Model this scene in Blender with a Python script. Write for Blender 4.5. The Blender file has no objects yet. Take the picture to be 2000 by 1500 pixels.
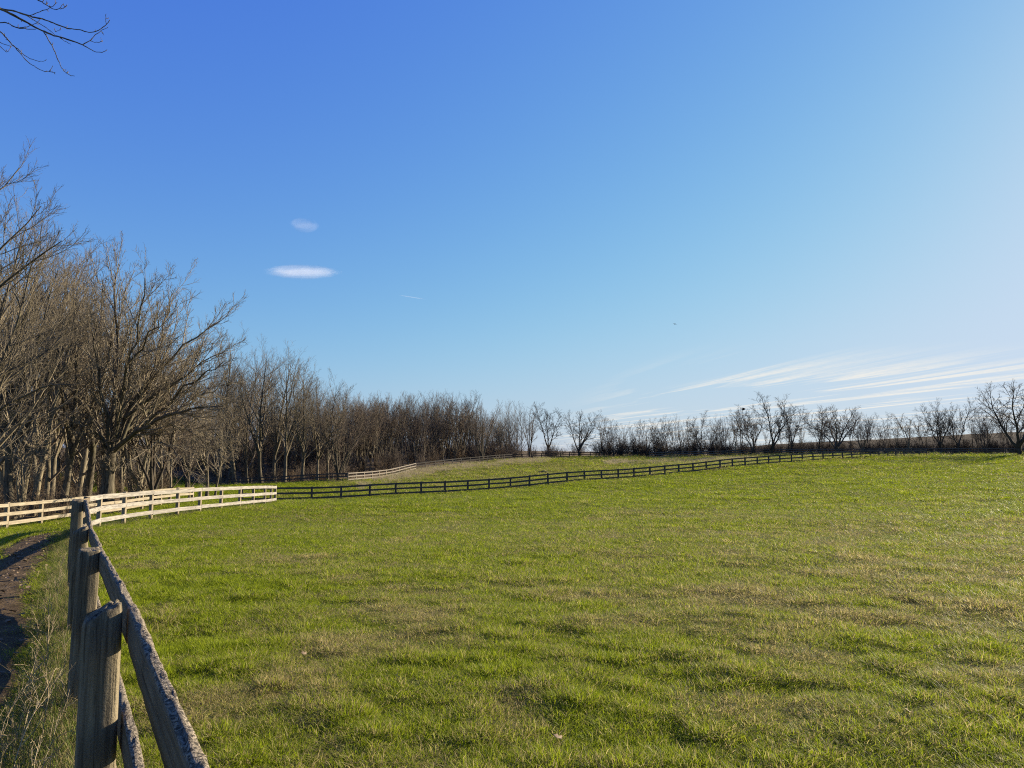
import bpy, math, random
import numpy as np
from mathutils import Vector, Matrix, Euler

# ------------------------------------------------------------------ camera, sky, sun, exposure
sc = bpy.context.scene
F = 1386.0                      # focal length in pixels of the 2000 px wide photograph
EYE = 1.75
PITCH = math.atan((895 - 750) / F)
cam = bpy.data.cameras.new('camera'); cam_o = bpy.data.objects.new('camera', cam)
sc.collection.objects.link(cam_o)
cam.sensor_width = 36.0; cam.lens = 36.0 * F / 2000.0
sc.cycles.filter_width = 1.1; sc.cycles.volume_bounces = 6; sc.cycles.use_denoising = False
cam.clip_start = 0.05; cam.clip_end = 30000
cam_o.location = (0, 0, EYE); cam_o.rotation_euler = (math.pi / 2 + PITCH, 0, 0)
sc.camera = cam_o

SUN_AZ = math.radians(56)       # to the right of straight ahead (+Y)
SUN_EL = math.radians(19)
w = bpy.data.worlds.new('World'); sc.world = w; w.use_nodes = True
sc.view_settings.view_transform = 'Standard'; sc.view_settings.look = 'None'
sc.view_settings.gamma = 1.0; sc.view_settings.use_curve_mapping = False
sc.view_settings.exposure = 1.45
SKY_STRENGTH = 0.1

sun = bpy.data.lights.new('sun', 'SUN'); sun_o = bpy.data.objects.new('sun', sun)
sc.collection.objects.link(sun_o)
sun.energy = 5.0; sun.angle = math.radians(0.5); sun.color = (1.0, 0.86, 0.64)
to_sun = Vector((math.sin(SUN_AZ) * math.cos(SUN_EL), math.cos(SUN_AZ) * math.cos(SUN_EL), math.sin(SUN_EL)))
sun_o.rotation_euler = to_sun.to_track_quat('Z', 'Y').to_euler()
sun_o.location = (60, 40, 60)


class NT:
    """tiny helper to write node trees"""
    def __init__(s, tree): s.t = tree; s.n = tree.nodes; s.l = tree.links
    def new(s, kind, ins=None, **kw):
        nd = s.n.new(kind)
        for k, v in kw.items(): setattr(nd, k, v)
        for k, v in (ins or {}).items(): s.put(nd.inputs[k], v)
        return nd
    def put(s, sock, v):
        if hasattr(v, 'is_output'): s.l.new(v, sock)
        else: sock.default_value = v
    def math(s, op, a, b=0.0, c=None, clamp=False):
        nd = s.n.new('ShaderNodeMath'); nd.operation = op; nd.use_clamp = clamp
        s.put(nd.inputs[0], a); s.put(nd.inputs[1], b)
        if c is not None: s.put(nd.inputs[2], c)
        return nd.outputs[0]
    def vmath(s, op, a, b):
        nd = s.n.new('ShaderNodeVectorMath'); nd.operation = op
        s.put(nd.inputs[0], a); s.put(nd.inputs[1], b)
        return nd.outputs[0]
    def step(s, v, lo, hi, a=0.0, b=1.0):
        nd = s.n.new('ShaderNodeMapRange'); nd.interpolation_type = 'SMOOTHSTEP'
        s.put(nd.inputs[0], v)
        for i, q in zip((1, 2, 3, 4), (lo, hi, a, b)): s.put(nd.inputs[i], q)
        return nd.outputs[0]
    def noise(s, vec, scale, detail=4.0, rough=0.55, dist=0.0):
        nd = s.new('ShaderNodeTexNoise', {'Vector': vec, 'Scale': scale, 'Detail': detail, 'Roughness': rough, 'Distortion': dist})
        return nd.outputs['Fac']
    def mix(s, f, a, b, mode='MIX'):
        nd = s.n.new('ShaderNodeMix'); nd.data_type = 'RGBA'; nd.blend_type = mode
        s.put(nd.inputs[0], f)
        for sock, v in ((nd.inputs[6], a), (nd.inputs[7], b)):
            s.put(sock, v if hasattr(v, 'is_output') else tuple(v) + (1.0,) if len(v) == 3 else v)
        return nd.outputs[2]


def build_world():
    t = NT(w.node_tree); t.n.clear()
    sky = t.new('ShaderNodeTexSky'); sky.sky_type = 'NISHITA'; sky.sun_disc = False
    sky.sun_elevation = SUN_EL; sky.sun_rotation = SUN_AZ
    sky.altitude = 0; sky.air_density = 1.3; sky.dust_density = 0.4; sky.ozone_density = 1.0
    co = t.new('ShaderNodeTexCoord').outputs['Generated']
    sep = t.new('ShaderNodeSeparateXYZ', {0: co})
    z = t.math('MAXIMUM', sep.outputs[2], 0.004)
    px = t.math('DIVIDE', sep.outputs[0], z); py = t.math('DIVIDE', sep.outputs[1], z)
    # high thin cloud bands, laid out on a flat layer far above the ground
    pv = t.new('ShaderNodeCombineXYZ', {0: t.math('ADD', px, t.math('MULTIPLY', py, 0.22)), 1: t.math('MULTIPLY', py, 0.115), 2: 0.0}).outputs[0]
    n1 = t.noise(pv, 1.75, 5.0, 0.55, 0.6)
    fine = t.noise(t.new('ShaderNodeCombineXYZ', {0: px, 1: t.math('MULTIPLY', py, 0.7), 2: 3.0}).outputs[0], 14.0, 3.0, 0.6)
    band = t.step(n1, 0.50, 0.66)
    band = t.math('MULTIPLY', band, t.step(fine, 0.25, 0.6, 0.55, 1.0))
    reg = t.math('MULTIPLY', t.step(px, 0.8, 3.6), t.step(py, 5.8, 9.0))
    reg = t.math('MULTIPLY', reg, t.step(px, 16.0, 30.0, 1.0, 0.0))
    cov = t.math('MULTIPLY', t.math('MULTIPLY', band, reg), 0.85)
    # tone of the air: the photograph holds the sky back, so red, green and blue follow soft power curves
    sp = t.new('ShaderNodeSeparateColor', {0: sky.outputs[0]})
    ch = []
    for i, (g, a, k) in enumerate(((1.22, 0.0565, 0.62), (1.15, 0.0985, 0.735), (0.24, 0.585, 1.25))):
        y = t.math('MULTIPLY', t.math('POWER', sp.outputs[i], g), a)
        y = t.math('DIVIDE', y, t.math('POWER', t.math('ADD', 1.0, t.math('POWER', t.math('DIVIDE', y, k), 3.0)), 1 / 3))
        ch.append(t.math('MULTIPLY', y, 0.366 / SKY_STRENGTH))
    air = t.new('ShaderNodeCombineColor', {0: ch[0], 1: ch[1], 2: ch[2]}).outputs[0]
    col = t.mix(cov, air, (3.45, 3.3, 3.0))
    bg = t.new('ShaderNodeBackground', {'Color': col, 'Strength': SKY_STRENGTH})
    out = t.new('ShaderNodeOutputWorld'); t.l.new(bg.outputs[0], out.inputs[0])
build_world()

# ------------------------------------------------------------------ helpers
CT, ST = math.cos(PITCH), math.sin(PITCH)
def at(px, py, Y):
    """point of the world that stands Y metres ahead along the sight line of photograph pixel px, py"""
    u = (px - 1000) / F; v = (750 - py) / F
    dx, dy, dz = u, CT - v * ST, ST + v * CT
    k = Y / dy
    return (dx * k, Y, EYE + dz * k)
def xat(px, Y, py=895): return at(px, py, Y)[0]

rng = np.random.default_rng(11)
random.seed(5)

def hash2(ix, iy, seed):
    h = (ix.astype(np.int64) * 374761393 + iy.astype(np.int64) * 668265263 + seed * 974711) & 0xffffffff
    h = ((h ^ (h >> 13)) * 1274126177) & 0xffffffff
    h = h ^ (h >> 16)
    return (h & 0xffffff) / float(0xffffff)
def vn(x, y, s, seed=0):
    x = np.asarray(x, float) / s; y = np.asarray(y, float) / s
    ix = np.floor(x); iy = np.floor(y); fx = x - ix; fy = y - iy
    fx = fx * fx * (3 - 2 * fx); fy = fy * fy * (3 - 2 * fy)
    a = hash2(ix, iy, seed); b = hash2(ix + 1, iy, seed); c = hash2(ix, iy + 1, seed); d = hash2(ix + 1, iy + 1, seed)
    return (a * (1 - fx) + b * fx) * (1 - fy) + (c * (1 - fx) + d * fx) * fy
def fbm(x, y, s, seed=0, o=3):
    r = 0; a = 0.5; tot = 0
    for k in range(o):
        r = r + a * vn(x, y, s / 2 ** k, seed + k * 17); tot += a; a *= 0.55
    return r / tot
def smooth(v, lo, hi):
    t = np.clip((np.asarray(v, float) - lo) / (hi - lo), 0, 1); return t * t * (3 - 2 * t)

def mesh_from(name, verts, faces, mat=None, smooth_shade=False):
    """verts (N,3) array; faces: array (M,4) or (M,3), or a list of such arrays"""
    me = bpy.data.meshes.new(name)
    verts = np.asarray(verts, np.float32)
    fl = faces if isinstance(faces, list) else [faces]
    fl = [np.asarray(f, np.int32) for f in fl if len(f)]
    me.vertices.add(len(verts)); me.vertices.foreach_set('co', verts.ravel())
    loops = np.concatenate([f.ravel() for f in fl])
    tot = np.concatenate([np.full(len(f), f.shape[1], np.int32) for f in fl])
    start = np.concatenate([[0], np.cumsum(tot)[:-1]]).astype(np.int32)
    me.loops.add(len(loops)); me.loops.foreach_set('vertex_index', loops)
    me.polygons.add(len(tot)); me.polygons.foreach_set('loop_start', start)
    me.polygons.foreach_set('use_smooth', np.full(len(tot), smooth_shade))
    me.update(calc_edges=True)
    if mat: me.materials.append(mat)
    return me
def link(name, me, parent=None, loc=None, rot=None, scale=None):
    o = bpy.data.objects.new(name, me); sc.collection.objects.link(o)
    if parent: o.parent = parent
    if loc is not None: o.location = loc
    if rot is not None: o.rotation_euler = rot
    if scale is not None: o.scale = scale
    return o
def tag(o, label=None, cat=None, group=None, kind=None):
    if label: o['label'] = label
    if cat: o['category'] = cat
    if group: o['group'] = group
    if kind: o['kind'] = kind
    return o

# ------------------------------------------------------------------ materials
def new_mat(name):
    m = bpy.data.materials.new(name); m.use_nodes = True; m.node_tree.nodes.clear(); return m, NT(m.node_tree)
def finish(t, sh): 
    o = t.new('ShaderNodeOutputMaterial'); t.l.new(sh, o.inputs[0])

def wood_mat(name, dark, light, axis, lichen=0.0, knots=0.5, grain=1.0, bump=0.5):
    m, t = new_mat(name)
    co = t.new('ShaderNodeTexCoord').outputs['Object']
    rnd = t.new('ShaderNodeObjectInfo').outputs['Random']
    off = t.new('ShaderNodeCombineXYZ', {0: t.math('MULTIPLY', rnd, 31.0), 1: t.math('MULTIPLY', rnd, 17.0), 2: t.math('MULTIPLY', rnd, 53.0)}).outputs[0]
    v = t.vmath('ADD', co, off)
    sc_ = (30, 30, 1.3) if axis == 'Z' else (1.3, 30, 30)
    sc2 = (70, 70, 3.0) if axis == 'Z' else (3.0, 70, 70)
    g = t.noise(t.vmath('MULTIPLY', v, sc_), grain, 5.0, 0.65, 0.8)
    g2 = t.noise(t.vmath('MULTIPLY', v, sc2), grain, 3.0, 0.6)
    big = t.noise(v, 2.2, 4.0, 0.6)
    c = t.mix(t.step(g, 0.3, 0.68), dark, light)
    c = t.mix(t.step(big, 0.42, 0.7, 0.0, 0.55), c, tuple(0.55 * (a + b) * 0.62 for a, b in zip(dark, light)))
    crack = t.step(g2, 0.30, 0.40, 1.0, 0.0)
    c = t.mix(t.math('MULTIPLY', crack, 0.75), c, tuple(0.25 * a for a in dark))
    kn = t.new('ShaderNodeTexVoronoi', {'Vector': t.vmath('MULTIPLY', v, (7, 7, 2.2) if axis == 'Z' else (2.2, 7, 7)), 'Scale': 1.0}).outputs['Distance']
    c = t.mix(t.math('MULTIPLY', t.step(kn, 0.05, 0.17, 1.0, 0.0), knots), c, tuple(0.3 * a for a in dark))
    h = t.math('ADD', t.math('MULTIPLY', g, 0.6), t.math('MULTIPLY', g2, 0.5))
    if lichen:
        nz = t.new('ShaderNodeSeparateXYZ', {0: t.new('ShaderNodeNewGeometry').outputs['Normal']}).outputs[2]
        ln = t.noise(v, 95.0, 4.0, 0.7); ln2 = t.noise(v, 26.0, 3.0, 0.6)
        lc = t.mix(t.step(ln, 0.40, 0.60), (0.028, 0.024, 0.017), (0.27, 0.225, 0.16))
        lc = t.mix(t.step(ln2, 0.55, 0.7, 0, 0.7), lc, (0.08, 0.065, 0.045))
        c = t.mix(t.math('MULTIPLY', t.step(nz, 0.30, 0.55), lichen), c, lc)
        h = t.math('ADD', h, t.math('MULTIPLY', ln, 0.8))
    b = t.new('ShaderNodeBump', {'Strength': bump, 'Distance': 0.01, 'Height': h})
    p = t.new('ShaderNodeBsdfPrincipled', {'Base Color': c, 'Roughness': 0.85, 'Normal': b.outputs[0]})
    p.inputs['Specular IOR Level'].default_value = 0.2
    finish(t, p.outputs[0]); return m

M = {}
M['near_post'] = wood_mat('weathered_post_wood', (0.058, 0.047, 0.031), (0.23, 0.19, 0.12), 'Z', 0.25, 0.6, 1.0, 0.9)
M['near_rail'] = wood_mat('weathered_rail_wood', (0.08, 0.063, 0.042), (0.19, 0.152, 0.102), 'X', 1.0, 0.5, 1.0, 0.9)
M['sunlit_rail'] = wood_mat('sunlit_rail_wood', (0.13, 0.117, 0.10), (0.325, 0.30, 0.26), 'X', 0.0, 0.7, 0.8, 0.3)  # wood of the near rails made paler, sunlight put into its colour
M['tan_rail'] = wood_mat('tan_rail_wood', (0.19, 0.158, 0.108), (0.32, 0.275, 0.20), 'X', 0.0, 0.7, 0.8, 0.3)
M['pale_post'] = wood_mat('pale_post_wood', (0.14, 0.11, 0.075), (0.32, 0.265, 0.175), 'Z', 0.0, 0.5, 1.0, 0.4)
M['shaded_rail'] = wood_mat('shaded_rail_wood', (0.042, 0.037, 0.033), (0.095, 0.084, 0.073), 'X', 0.0, 0.5, 1.0, 0.3)  # weathered wood darkened, the shade on the fence is put into its colour
M['dark_post'] = wood_mat('dark_post_wood', (0.04, 0.035, 0.03), (0.09, 0.078, 0.066), 'Z', 0.0, 0.5, 1.0, 0.3)  # post wood darkened like its rails, shade put into the colour
M['grey_rail'] = wood_mat('grey_rail_wood', (0.06, 0.054, 0.05), (0.12, 0.11, 0.10), 'X', 0.0, 0.5, 1.0, 0.3)

M['black_rail'] = wood_mat('black_rail_wood', (0.014, 0.012, 0.011), (0.032, 0.028, 0.025), 'X', 0.0, 0.5, 1.0, 0.3)
M['faded_rail'] = wood_mat('faded_rail_wood', (0.11, 0.095, 0.08), (0.23, 0.20, 0.165), 'X', 0.0, 0.5, 1.0, 0.3)

def bark_mat(name, dark, light, moss=0.0, scale=6.0):
    m, t = new_mat(name)
    co = t.new('ShaderNodeTexCoord').outputs['Object']
    v = t.vmath('MULTIPLY', co, (scale, scale, scale * 0.22))
    n = t.noise(v, 1.6, 5.0, 0.65, 0.7); n2 = t.noise(co, 0.5, 3.0, 0.5)
    rnd = t.new('ShaderNodeObjectInfo').outputs['Random']
    c = t.mix(t.step(n, 0.32, 0.66), dark, light)
    c = t.mix(t.math('MULTIPLY', t.step(n2, 0.45, 0.65), 0.4), c, tuple(a * 0.6 for a in light))
    if moss: c = t.mix(t.math('MULTIPLY', t.step(n2, 0.5, 0.62), moss), c, (0.07, 0.075, 0.03))
    hs = t.new('ShaderNodeHueSaturation', {'Color': c, 'Value': t.math('MULTIPLY_ADD', rnd, 0.55, 0.72)})
    b = t.new('ShaderNodeBump', {'Strength': 0.7, 'Distance': 0.03, 'Height': n})
    p = t.new('ShaderNodeBsdfPrincipled', {'Base Color': hs.outputs[0], 'Roughness': 0.9, 'Normal': b.outputs[0]})
    p.inputs['Specular IOR Level'].default_value = 0.15
    finish(t, p.outputs[0]); return m
M['bark'] = bark_mat('grey_brown_bark', (0.038, 0.032, 0.023), (0.145, 0.122, 0.083), 0.3)
M['bark_pale'] = bark_mat('pale_bark', (0.07, 0.058, 0.039), (0.20, 0.168, 0.11), 0.1)
M['bark_dark'] = bark_mat('dark_bark', (0.03, 0.025, 0.02), (0.09, 0.073, 0.053), 0.1)
M['twig'] = bark_mat('tan_twigs', (0.105, 0.086, 0.06), (0.215, 0.18, 0.125), 0.0, 2.0)
M['twig_red'] = bark_mat('brown_twigs', (0.085, 0.066, 0.05), (0.165, 0.13, 0.096), 0.0, 2.0)
M['twig_dark'] = bark_mat('dark_twigs', (0.045, 0.034, 0.025), (0.095, 0.073, 0.052), 0.0, 2.0)
M['brush'] = bark_mat('russet_brush', (0.07, 0.05, 0.033), (0.145, 0.105, 0.066), 0.0, 2.0)

def grass_mat(name, g1, g2, d1, d2, trans=0.4):
    m, t = new_mat(name)
    at_ = t.new('ShaderNodeAttribute', attribute_name='blade')
    sep = t.new('ShaderNodeSeparateColor', {0: at_.outputs['Color']})
    ti = t.new('ShaderNodeAttribute', attribute_name='tint', attribute_type='INSTANCER').outputs['Fac']
    dry = t.step(t.math('SUBTRACT', ti, sep.outputs[0]), -0.04, 0.06)
    g = t.mix(sep.outputs[1], g1, g2); d = t.mix(sep.outputs[1], d1, d2)
    c = t.mix(dry, g, d)
    p = t.new('ShaderNodeBsdfPrincipled', {'Base Color': c, 'Roughness': 0.55})
    p.inputs['Specular IOR Level'].default_value = 0.12
    tr = t.new('ShaderNodeBsdfTranslucent', {'Color': c})
    mx = t.new('ShaderNodeMixShader', {0: trans}); t.l.new(p.outputs[0], mx.inputs[1]); t.l.new(tr.outputs[0], mx.inputs[2])
    finish(t, mx.outputs[0]); return m
M['grass'] = grass_mat('pasture_blades', (0.14, 0.195, 0.006), (0.285, 0.33, 0.02), (0.24, 0.195, 0.065), (0.45, 0.38, 0.175), 0.5)
M['dry'] = grass_mat('dead_weeds', (0.06, 0.10, 0.012), (0.15, 0.18, 0.03), (0.15, 0.12, 0.055), (0.32, 0.26, 0.13), 0.3)
M['mauve'] = grass_mat('tall_dead_grass', (0.22, 0.20, 0.10), (0.30, 0.27, 0.14), (0.26, 0.21, 0.15), (0.42, 0.35, 0.25), 0.4)

def ground_mat():
    m, t = new_mat('field_ground')
    pos = t.new('ShaderNodeNewGeometry').outputs['Position']
    wood = t.new('ShaderNodeAttribute', attribute_name='wood').outputs['Fac']
    dryv = t.new('ShaderNodeAttribute', attribute_name='dry').outputs['Fac']
    n = t.noise(pos, 2.2, 6.0, 0.65); n2 = t.noise(pos, 0.35, 4.0, 0.55); n3 = t.noise(pos, 11.0, 4.0, 0.7)
    g = t.mix(t.step(n, 0.35, 0.65), (0.04, 0.055, 0.007), (0.10, 0.13, 0.015))  # green base held dark, shade between the blades put into the colour
    d = t.mix(t.step(n3, 0.3, 0.7), (0.045, 0.037, 0.015), (0.13, 0.11, 0.045))
    f = t.math('ADD', t.math('MULTIPLY', t.step(n2, 0.35, 0.68), 0.5), t.math('MULTIPLY', dryv, 0.6), clamp=True)
    f = t.math('MULTIPLY', f, t.step(n3, 0.28, 0.55, 0.35, 1.0))
    c = t.mix(f, g, d)
    litter = t.mix(t.step(n3, 0.35, 0.65), (0.06, 0.042, 0.026), (0.19, 0.135, 0.08))
    c = t.mix(wood, c, litter)
    h = t.math('ADD', t.math('MULTIPLY', n, 0.6), t.math('MULTIPLY', n3, 0.4))
    b = t.new('ShaderNodeBump', {'Strength': 0.9, 'Distance': 0.12, 'Height': h})
    p = t.new('ShaderNodeBsdfPrincipled', {'Base Color': c, 'Roughness': 0.95, 'Normal': b.outputs[0]})
    p.inputs['Specular IOR Level'].default_value = 0.1
    finish(t, p.outputs[0]); return m
M['ground'] = ground_mat()
def soil_mat():
    m, t = new_mat('path_soil')
    pos = t.new('ShaderNodeNewGeometry').outputs['Position']
    n = t.noise(pos, 3.0, 6.0, 0.65); n2 = t.noise(pos, 28.0, 4.0, 0.7); n3 = t.noise(pos, 0.8, 3.0, 0.5)
    c = t.mix(t.step(n, 0.3, 0.7), (0.05, 0.034, 0.018), (0.115, 0.08, 0.043))
    c = t.mix(t.step(n2, 0.58, 0.72, 0, 0.6), c, (0.19, 0.14, 0.08))
    c = t.mix(t.step(n3, 0.5, 0.7, 0, 0.5), c, (0.10, 0.075, 0.05))
    b = t.new('ShaderNodeBump', {'Strength': 1.0, 'Distance': 0.05, 'Height': t.math('ADD', n, t.math('MULTIPLY', n2, 0.5))})
    p = t.new('ShaderNodeBsdfPrincipled', {'Base Color': c, 'Roughness': 0.95, 'Normal': b.outputs[0]})
    p.inputs['Specular IOR Level'].default_value = 0.1
    finish(t, p.outputs[0]); return m
M['soil'] = soil_mat()
def hill_mat():
    m, t = new_mat('bank_dead_grass')
    pos = t.new('ShaderNodeNewGeometry').outputs['Position']
    n = t.noise(t.vmath('MULTIPLY', pos, (1, 1, 0.4)), 0.9, 6.0, 0.7); n2 = t.noise(pos, 6.0, 3.0, 0.6)
    c = t.mix(t.step(n, 0.3, 0.7), (0.04, 0.031, 0.023), (0.09, 0.07, 0.05))
    b = t.new('ShaderNodeBump', {'Strength': 1.0, 'Distance': 0.6, 'Height': t.math('ADD', n, t.math('MULTIPLY', n2, 0.4))})
    p = t.new('ShaderNodeBsdfPrincipled', {'Base Color': c, 'Roughness': 1.0, 'Normal': b.outputs[0]})
    p.inputs['Specular IOR Level'].default_value = 0.05
    finish(t, p.outputs[0]); return m
M['hill'] = hill_mat()
def plain_mat(name, col, rough=0.8):
    m, t = new_mat(name)
    co = t.new('ShaderNodeTexCoord').outputs['Object']
    c = t.mix(t.noise(co, 20.0), tuple(0.7 * a for a in col), col)
    p = t.new('ShaderNodeBsdfPrincipled', {'Base Color': c, 'Roughness': rough}); finish(t, p.outputs[0]); return m
M['bird'] = plain_mat('dark_plumage', (0.03, 0.03, 0.035))
M['leaf'] = plain_mat('dead_leaf', (0.15, 0.10, 0.055))
M['dirt'] = plain_mat('dark_dirt', (0.04, 0.032, 0.025))

# ------------------------------------------------------------------ fence lines (x, y, base height, post top height)
near_x = lambda y: -1.56 - 0.62 * (y - 2.8)
LINE1 = [(near_x(y), y) for y in (-4.7, -2.2, 0.3, 2.8, 5.35, 7.9, 10.5)] + \
        [(xat(154, 13.0), 13.0), (xat(153, 15.6), 15.6), (xat(155, 18.2), 18.2), (xat(160, 20.6), 20.6), (xat(173, 22.9), 22.9)]
WHITE = [(173, 22.9), (199.5, 25.1), (248, 27.2), (300, 29.3), (351, 31.3), (394, 33.4), (435, 35.8), (471, 38.3), (497, 40.8), (520, 43.6), (531.5, 45.7), (540, 48)]
WHITE_XY = [(xat(p, y), y) for p, y in WHITE]
def d2(px): return 71.5 * 2103 / (3103 - px)
F2PX = [475, 540, 611, 668, 723.5, 774, 823.4, 869.6, 914, 955.4, 997, 1034, 1070, 1107, 1141, 1174.5, 1207, 1237.5, 1269, 1298, 1325, 1353, 1379,
        1406, 1430, 1455, 1479, 1501, 1523, 1546, 1567, 1588, 1607.6, 1627, 1646, 1664, 1682, 1700, 1717, 1734, 1750, 1766, 1781, 1796, 1810]
F2_XY = [(xat(p, d2(p)), d2(p)) for p in F2PX]
F3_XY = [(-23.0 - 0.02 * (y - 40), y) for y in np.arange(15.3, 53, 2.46)]
def seg(a, b, step):
    a = np.array(a, float); b = np.array(b, float); n = max(1, int(round(np.linalg.norm(b - a) / step)))
    return [tuple(a + (b - a) * k / n) for k in range(n + 1)]
def poly_posts(pts, step):
    r = []
    for a, b in zip(pts[:-1], pts[1:]): r += seg(a, b, step)[(1 if r else 0):]
    return r
def pp(lst): return [(xat(p, y), y) for p, y in lst]
F4_XY = poly_posts(pp([(300, 112), (406, 105), (540, 97), (680, 92)]), 2.6)
F5_XY = poly_posts(pp([(680, 92), (812, 118)]), 2.6)
F6_XY = poly_posts(pp([(812, 118), (900, 129), (1000, 141), (1130, 151), (1290, 154)]), 2.6)
F7_XY = poly_posts(pp([(1268, 147), (1500, 141), (1700, 134), (2000, 126), (2150, 122)]), 2.6)

# ------------------------------------------------------------------ terrain
ctrl = [at(p, y, d) for p, y, d in [
    (160, 1046, 20.6), (199.5, 1032, 25.1), (248, 1031, 27.2), (300, 1020.5, 29.3), (351, 1011.5, 31.3), (394, 1004, 33.4), (435, 998.6, 35.8), (471, 994, 38.3), (497, 991, 40.8), (520, 987, 43.6), (540, 985, 48),
    (24, 1037, 32.7), (95, 1025.6, 35.2), (216, 1008, 41), (300, 996, 45), (390, 984, 52),
    (680, 942, 92), (540, 947, 97), (406, 950, 105), (812, 919, 118), (900, 907, 129), (1000, 899, 141), (1130, 894, 151), (1280, 893, 154),
    (1500, 890, 141), (1700, 889, 134), (2000, 889, 126),
    (1000, 1012, 30), (1500, 1000, 30), (2000, 990, 32), (1500, 945, 60), (2000, 938, 62), (1800, 908, 92), (2000, 906, 95), (700, 1030, 28), (1200, 965, 55),
    (900, 938, 92), (1100, 921, 105), (1300, 906, 120)]]
f2base = [(611, 980.5), (723.5, 973.6), (823.4, 967), (914, 961.6), (997, 956.4), (1070, 947.4), (1141, 941.4), (1207, 937.5), (1269, 932.4), (1325, 927), (1379, 921), (1430, 914.4), (1479, 909.6), (1523, 907), (1567, 904), (1607.6, 901), (1646, 898), (1682, 896.5), (1717, 894.4)]
ctrl += [at(p, y, d2(p)) for p, y in f2base]
ctrl += [(0, 0, 0), (3, 4, 0), (-2, 3, 0.02), (6, 8, 0), (-3.2, 5.35, -0.06), (-4.8, 7.9, -0.12), (-6.4, 10.5, -0.06), (-9, 12, -0.4), (1, 10, -0.05), (8, 16, -0.1), (-3, 14, -0.2), (-8, 17, -0.42),
         (-14, 15, -0.8), (-23, 20, -1.3), (-36, 40, -1.5), (-52, 60, -1.6), (-32, 72, -1.6), (-45, 130, 0.6), (-75, 95, 2.0), (-70, 165, 6.0), (-40, 190, 6.0), (-120, 110, 6.0), (-15, 170, 2.2), (20, 185, 3.2), (-80, 60, -1.0), (-90, 140, 0.5),
         (0, -20, 0.2), (-20, -10, -0.6), (25, -10, 0.1), (60, 10, 0.4), (90, 60, 1.2), (140, 120, 2.5), (60, 190, 3.4), (120, 200, 3.6), (200, 150, 3)]
for k in range(16):
    a = k * math.tau / 16; ctrl.append((320 * math.sin(a), 320 * math.cos(a), 2.2 if math.cos(a) > -0.2 else 0.5))
    ctrl.append((900 * math.sin(a), 900 * math.cos(a), 2.0))
C_ = np.array(ctrl); CXY = C_[:, :2]; CC = 5.0
def _k(a, b):
    d = ((a[:, None, :] - b[None, :, :]) ** 2).sum(-1); return np.sqrt(d + CC * CC)
_n = len(C_); A_ = np.zeros((_n + 1, _n + 1)); A_[:_n, :_n] = _k(CXY, CXY) - 0.35 * np.eye(_n); A_[:_n, _n] = 1; A_[_n, :_n] = 1
W_ = np.linalg.solve(A_, np.concatenate([C_[:, 2], [0]]))
def base_h(x, y):
    P = np.stack([np.ravel(x), np.ravel(y)], -1).astype(float); out = np.empty(len(P))
    for i in range(0, len(P), 20000): out[i:i + 20000] = _k(P[i:i + 20000], CXY) @ W_[:-1] + W_[-1]
    return out.reshape(np.shape(x))

LANE_LINE = np.array(LINE1 + WHITE_XY[1:])
F2A = np.array(F2_XY[0]); F2D = np.array(F2_XY[-1]) - F2A; F2D /= np.linalg.norm(F2D)
def lane_x(y): return np.interp(y, LANE_LINE[:, 1], LANE_LINE[:, 0], left=LANE_LINE[0, 0], right=LANE_LINE[-1, 0])
PATH_C = []
for i, (x, y) in enumerate(LANE_LINE):
    a = LANE_LINE[max(0, i - 1)]; b = LANE_LINE[min(len(LANE_LINE) - 1, i + 1)]; t = (b - a) / np.linalg.norm(b - a)
    PATH_C.append((x - t[1] * 1.0, y + t[0] * 1.0))
PATH_C = np.array([p for p in PATH_C] + [(-17.5, 52.0), (-18.5, 58.0)])
_dense = []
for a, b in zip(PATH_C[:-1], PATH_C[1:]):
    n = max(1, int(np.linalg.norm(b - a) / 0.22))
    for k in range(n): _dense.append(a + (b - a) * k / n)
PATH_D = np.array(_dense)
for _ in range(6): PATH_D[1:-1] = (PATH_D[:-2] + 2 * PATH_D[1:-1] + PATH_D[2:]) / 4
def path_dist(x, y):
    xs = np.ravel(x); ys = np.ravel(y); out = np.full(len(xs), 99.0)
    sel = np.where((xs < 3) & (xs > -22) & (ys > -8) & (ys < 62))[0]
    for i in range(0, len(sel), 8000):
        s = sel[i:i + 8000]
        d = (xs[s, None] - PATH_D[None, ::2, 0]) ** 2 + (ys[s, None] - PATH_D[None, ::2, 1]) ** 2
        out[s] = np.sqrt(d.min(1))
    return out.reshape(np.shape(x))
def lumps(x, y):
    r = np.hypot(x, y)
    near = 1 - smooth(r, 25, 60)
    b = (fbm(x, y, 0.42, 3, 2) - 0.5) * 0.075 * near + (fbm(x, y, 1.9, 9, 2) - 0.5) * 0.06 * (1 - 0.5 * smooth(r, 40, 110)) + (fbm(x, y, 6.0, 21, 2) - 0.5) * 0.22
    return b
def tuss(x, y, cell, frac, seed):
    x = np.asarray(x, float); y = np.asarray(y, float); ix = np.floor(x / cell); iy = np.floor(y / cell); v = np.zeros(x.shape)
    for a in (-1, 0, 1):
        for b in (-1, 0, 1):
            cx, cy = ix + a, iy + b; on = hash2(cx, cy, seed) < frac
            px_ = (cx + .2 + .6 * hash2(cx, cy, seed + 1)) * cell; py_ = (cy + .2 + .6 * hash2(cx, cy, seed + 2)) * cell
            r = (.22 + .28 * hash2(cx, cy, seed + 3)) * cell; d = np.hypot((x - px_) * 0.8, y - py_) / r
            v = np.maximum(v, np.where(on, np.clip(1 - d * d, 0, 1) * (.5 + .5 * hash2(cx, cy, seed + 4)), 0))
    return v
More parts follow.
